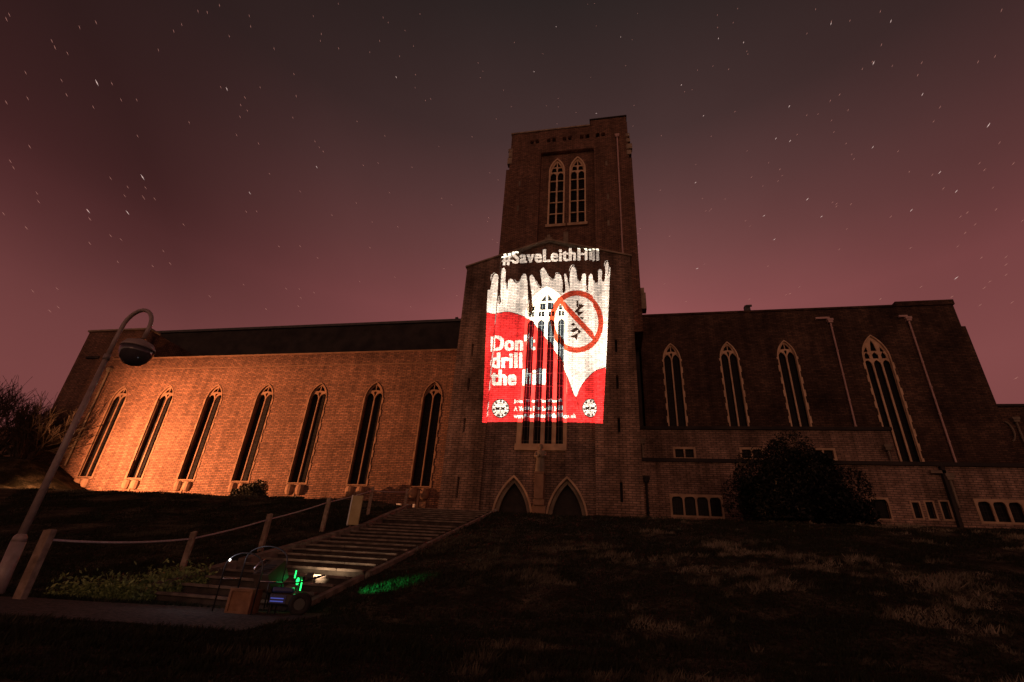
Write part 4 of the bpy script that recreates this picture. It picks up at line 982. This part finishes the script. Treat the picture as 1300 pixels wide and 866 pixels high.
gr = link('grass', blades(420000, 21), M['blade']); setp(gr, 'rough dark grass with dry pale tufts over the bank', 'grass', kind='stuff')

# bare trees at the far left
def bare_tree(base, seed, label, hgt, spread):
    rng = random.Random(seed); segs = []
    def grow(p, d, ln, r, dep):
        n = 3; pts = [p]; rs = [r]; q = p.copy(); dd = d.copy()
        for i in range(n):
            dd = (dd+Vector((rng.gauss(0, .10), rng.gauss(0, .10), rng.gauss(.05, .06)))).normalized(); q = q+dd*ln/n; pts.append(q.copy()); rs.append(r*(1-.42*(i+1)/n))
        segs.append((pts, rs, dep))
        if dep == 0: return
        for k in range(rng.choice((2, 3, 3)) if dep > 1 else 4):
            t = rng.uniform(.35, 1); i = min(int(t*n), n-1); s = pts[i].lerp(pts[i+1], t*n-i)
            nd = (dd+Vector((rng.gauss(0, .42), rng.gauss(0, .35), rng.gauss(.06, .28)))).normalized(); grow(s, nd, ln*rng.uniform(.62, .85), rs[i+1]*.72, dep-1)
    for k in range(21):
        a = rng.uniform(0, 6.28); grow(base+Vector((rng.uniform(-.4, .4), rng.uniform(-.3, .3), 0)), Vector((spread*math.cos(a)+.12, .5*math.sin(a), 1)).normalized(), hgt*.42, .10, 4)
    T_ = empty('bare_tree', base, label, 'tree', 'bare trees at the west end')
    for nm, sel in (('trunk', [s for s in segs if s[2] >= 3]), ('crown', [s for s in segs if s[2] < 3])):
        bm = bmesh.new()
        for pts, rs, dep in sel: tube(bm, pts, [max(v, .016) for v in rs], 5 if dep > 2 else 3, caps=False)
        me = bpy.data.meshes.new('t'); bm.to_mesh(me); bm.free(); link(nm, me, M['bark'], T_)
bare_tree(Vector((-59.5, 37.0, 7.3)), 3, 'bare many-stemmed tree at the left edge, in front of the west end', 8.2, 1.0)
bare_tree(Vector((-55.4, 37.4, 7.2)), 8, 'smaller bare tree between the left-edge tree and the lamp post', 6.4, .9)

# ------------------------------------------------------------------ stars
pole = np.array([747-650, 26-433, 623.6]); POLE = Vector((pole@AX, pole@AY, pole@AU)).normalized()
def pdir(px, py):
    d = np.array([px-650, py-433, 623.6]); return Vector((d@AX, d@AY, d@AU)).normalized()
br_ = [(123,105,2.6),(181,225,2.8),(142,106,1),(8,130,1),(288,113,1.7),(311,124,1),(162,270,1.8),(112,268,1.5),(114,278,1.2),(317,245,1.3),(49,256,1),(376,122,1),(757,33,1),(706,34,1.6),(788,47,1.5),(653,54,1.2),(607,80,1.2),(678,91,1.7),(503,98,1.3),(482,52,1),(402,212,1.4),(480,207,1),(561,252,1.2),(505,288,1),(630,151,1.2),(757,144,1.8),(805,134,1.2),(865,108,1.8),(912,49,1.5),(911,35,1),(944,54,1.3),(1055,30,1.5),(1109,80,2.2),(1131,27,1.4),(1119,57,1.2),(1171,120,1.3),(1255,159,2.2),(1066,120,1.2),(1054,128,1),(1002,135,1.8),(985,176,1.8),(1003,179,1.7),(1084,202,1),(1108,187,1.3),(1025,253,2.1),(990,215,1.2),(970,274,1.7),(883,232,1.7),(954,225,1.2),(1043,275,1.3),(983,304,1.4),(885,341,1.9),(1214,353,1.7),(1157,267,1.3),(1193,219,1.3),(1214,243,1.3),(1156,315,1.2),(1228,270,1),(896,268,1),(850,300,1),(1003,373,1),(893,147,1.3),(933,142,1.2),(905,84,1),(925,88,1),(1290,480,1)]
rs_ = random.Random(5)
for _ in range(240): br_.append((rs_.uniform(0, 1300), rs_.uniform(0, 400), rs_.uniform(.5, .95)))
bb, bd = bmesh.new(), bmesh.new(); RAD = 3000
for px, py, mg in br_:
    d = pdir(px, py); s = d.cross(POLE); u = s.normalized() if s.length > 1e-3 else Vector((1, 0, 0)); v = d.cross(u).normalized()
    ln = RAD*math.sin(R(.22))*s.length*(.55+.36*mg)+RAD*.0006; w = RAD*.00042*(.45+.32*mg); c = d*RAD
    B = bb if mg > 1.25 else bd
    o6 = [c+u*ln, c-u*ln, c+v*w, c-v*w, c+d*w, c-d*w]; vv = [B.verts.new(p) for p in o6]
    for a in (0, 1):
        for b_ in (2, 3):
            for e_ in (4, 5): B.faces.new((vv[a], vv[b_], vv[e_]))
s1 = link('stars', from_bm(bb), M['star']); setp(s1, 'pale stars scattered over the dusky red sky', 'stars', kind='stuff')
s2 = link('faint_stars', from_bm(bd), M['star_dim']); setp(s2, 'faint specks of stars filling the dark sky', 'stars', kind='stuff')
for s_ in (s1, s2): s_.visible_shadow = True
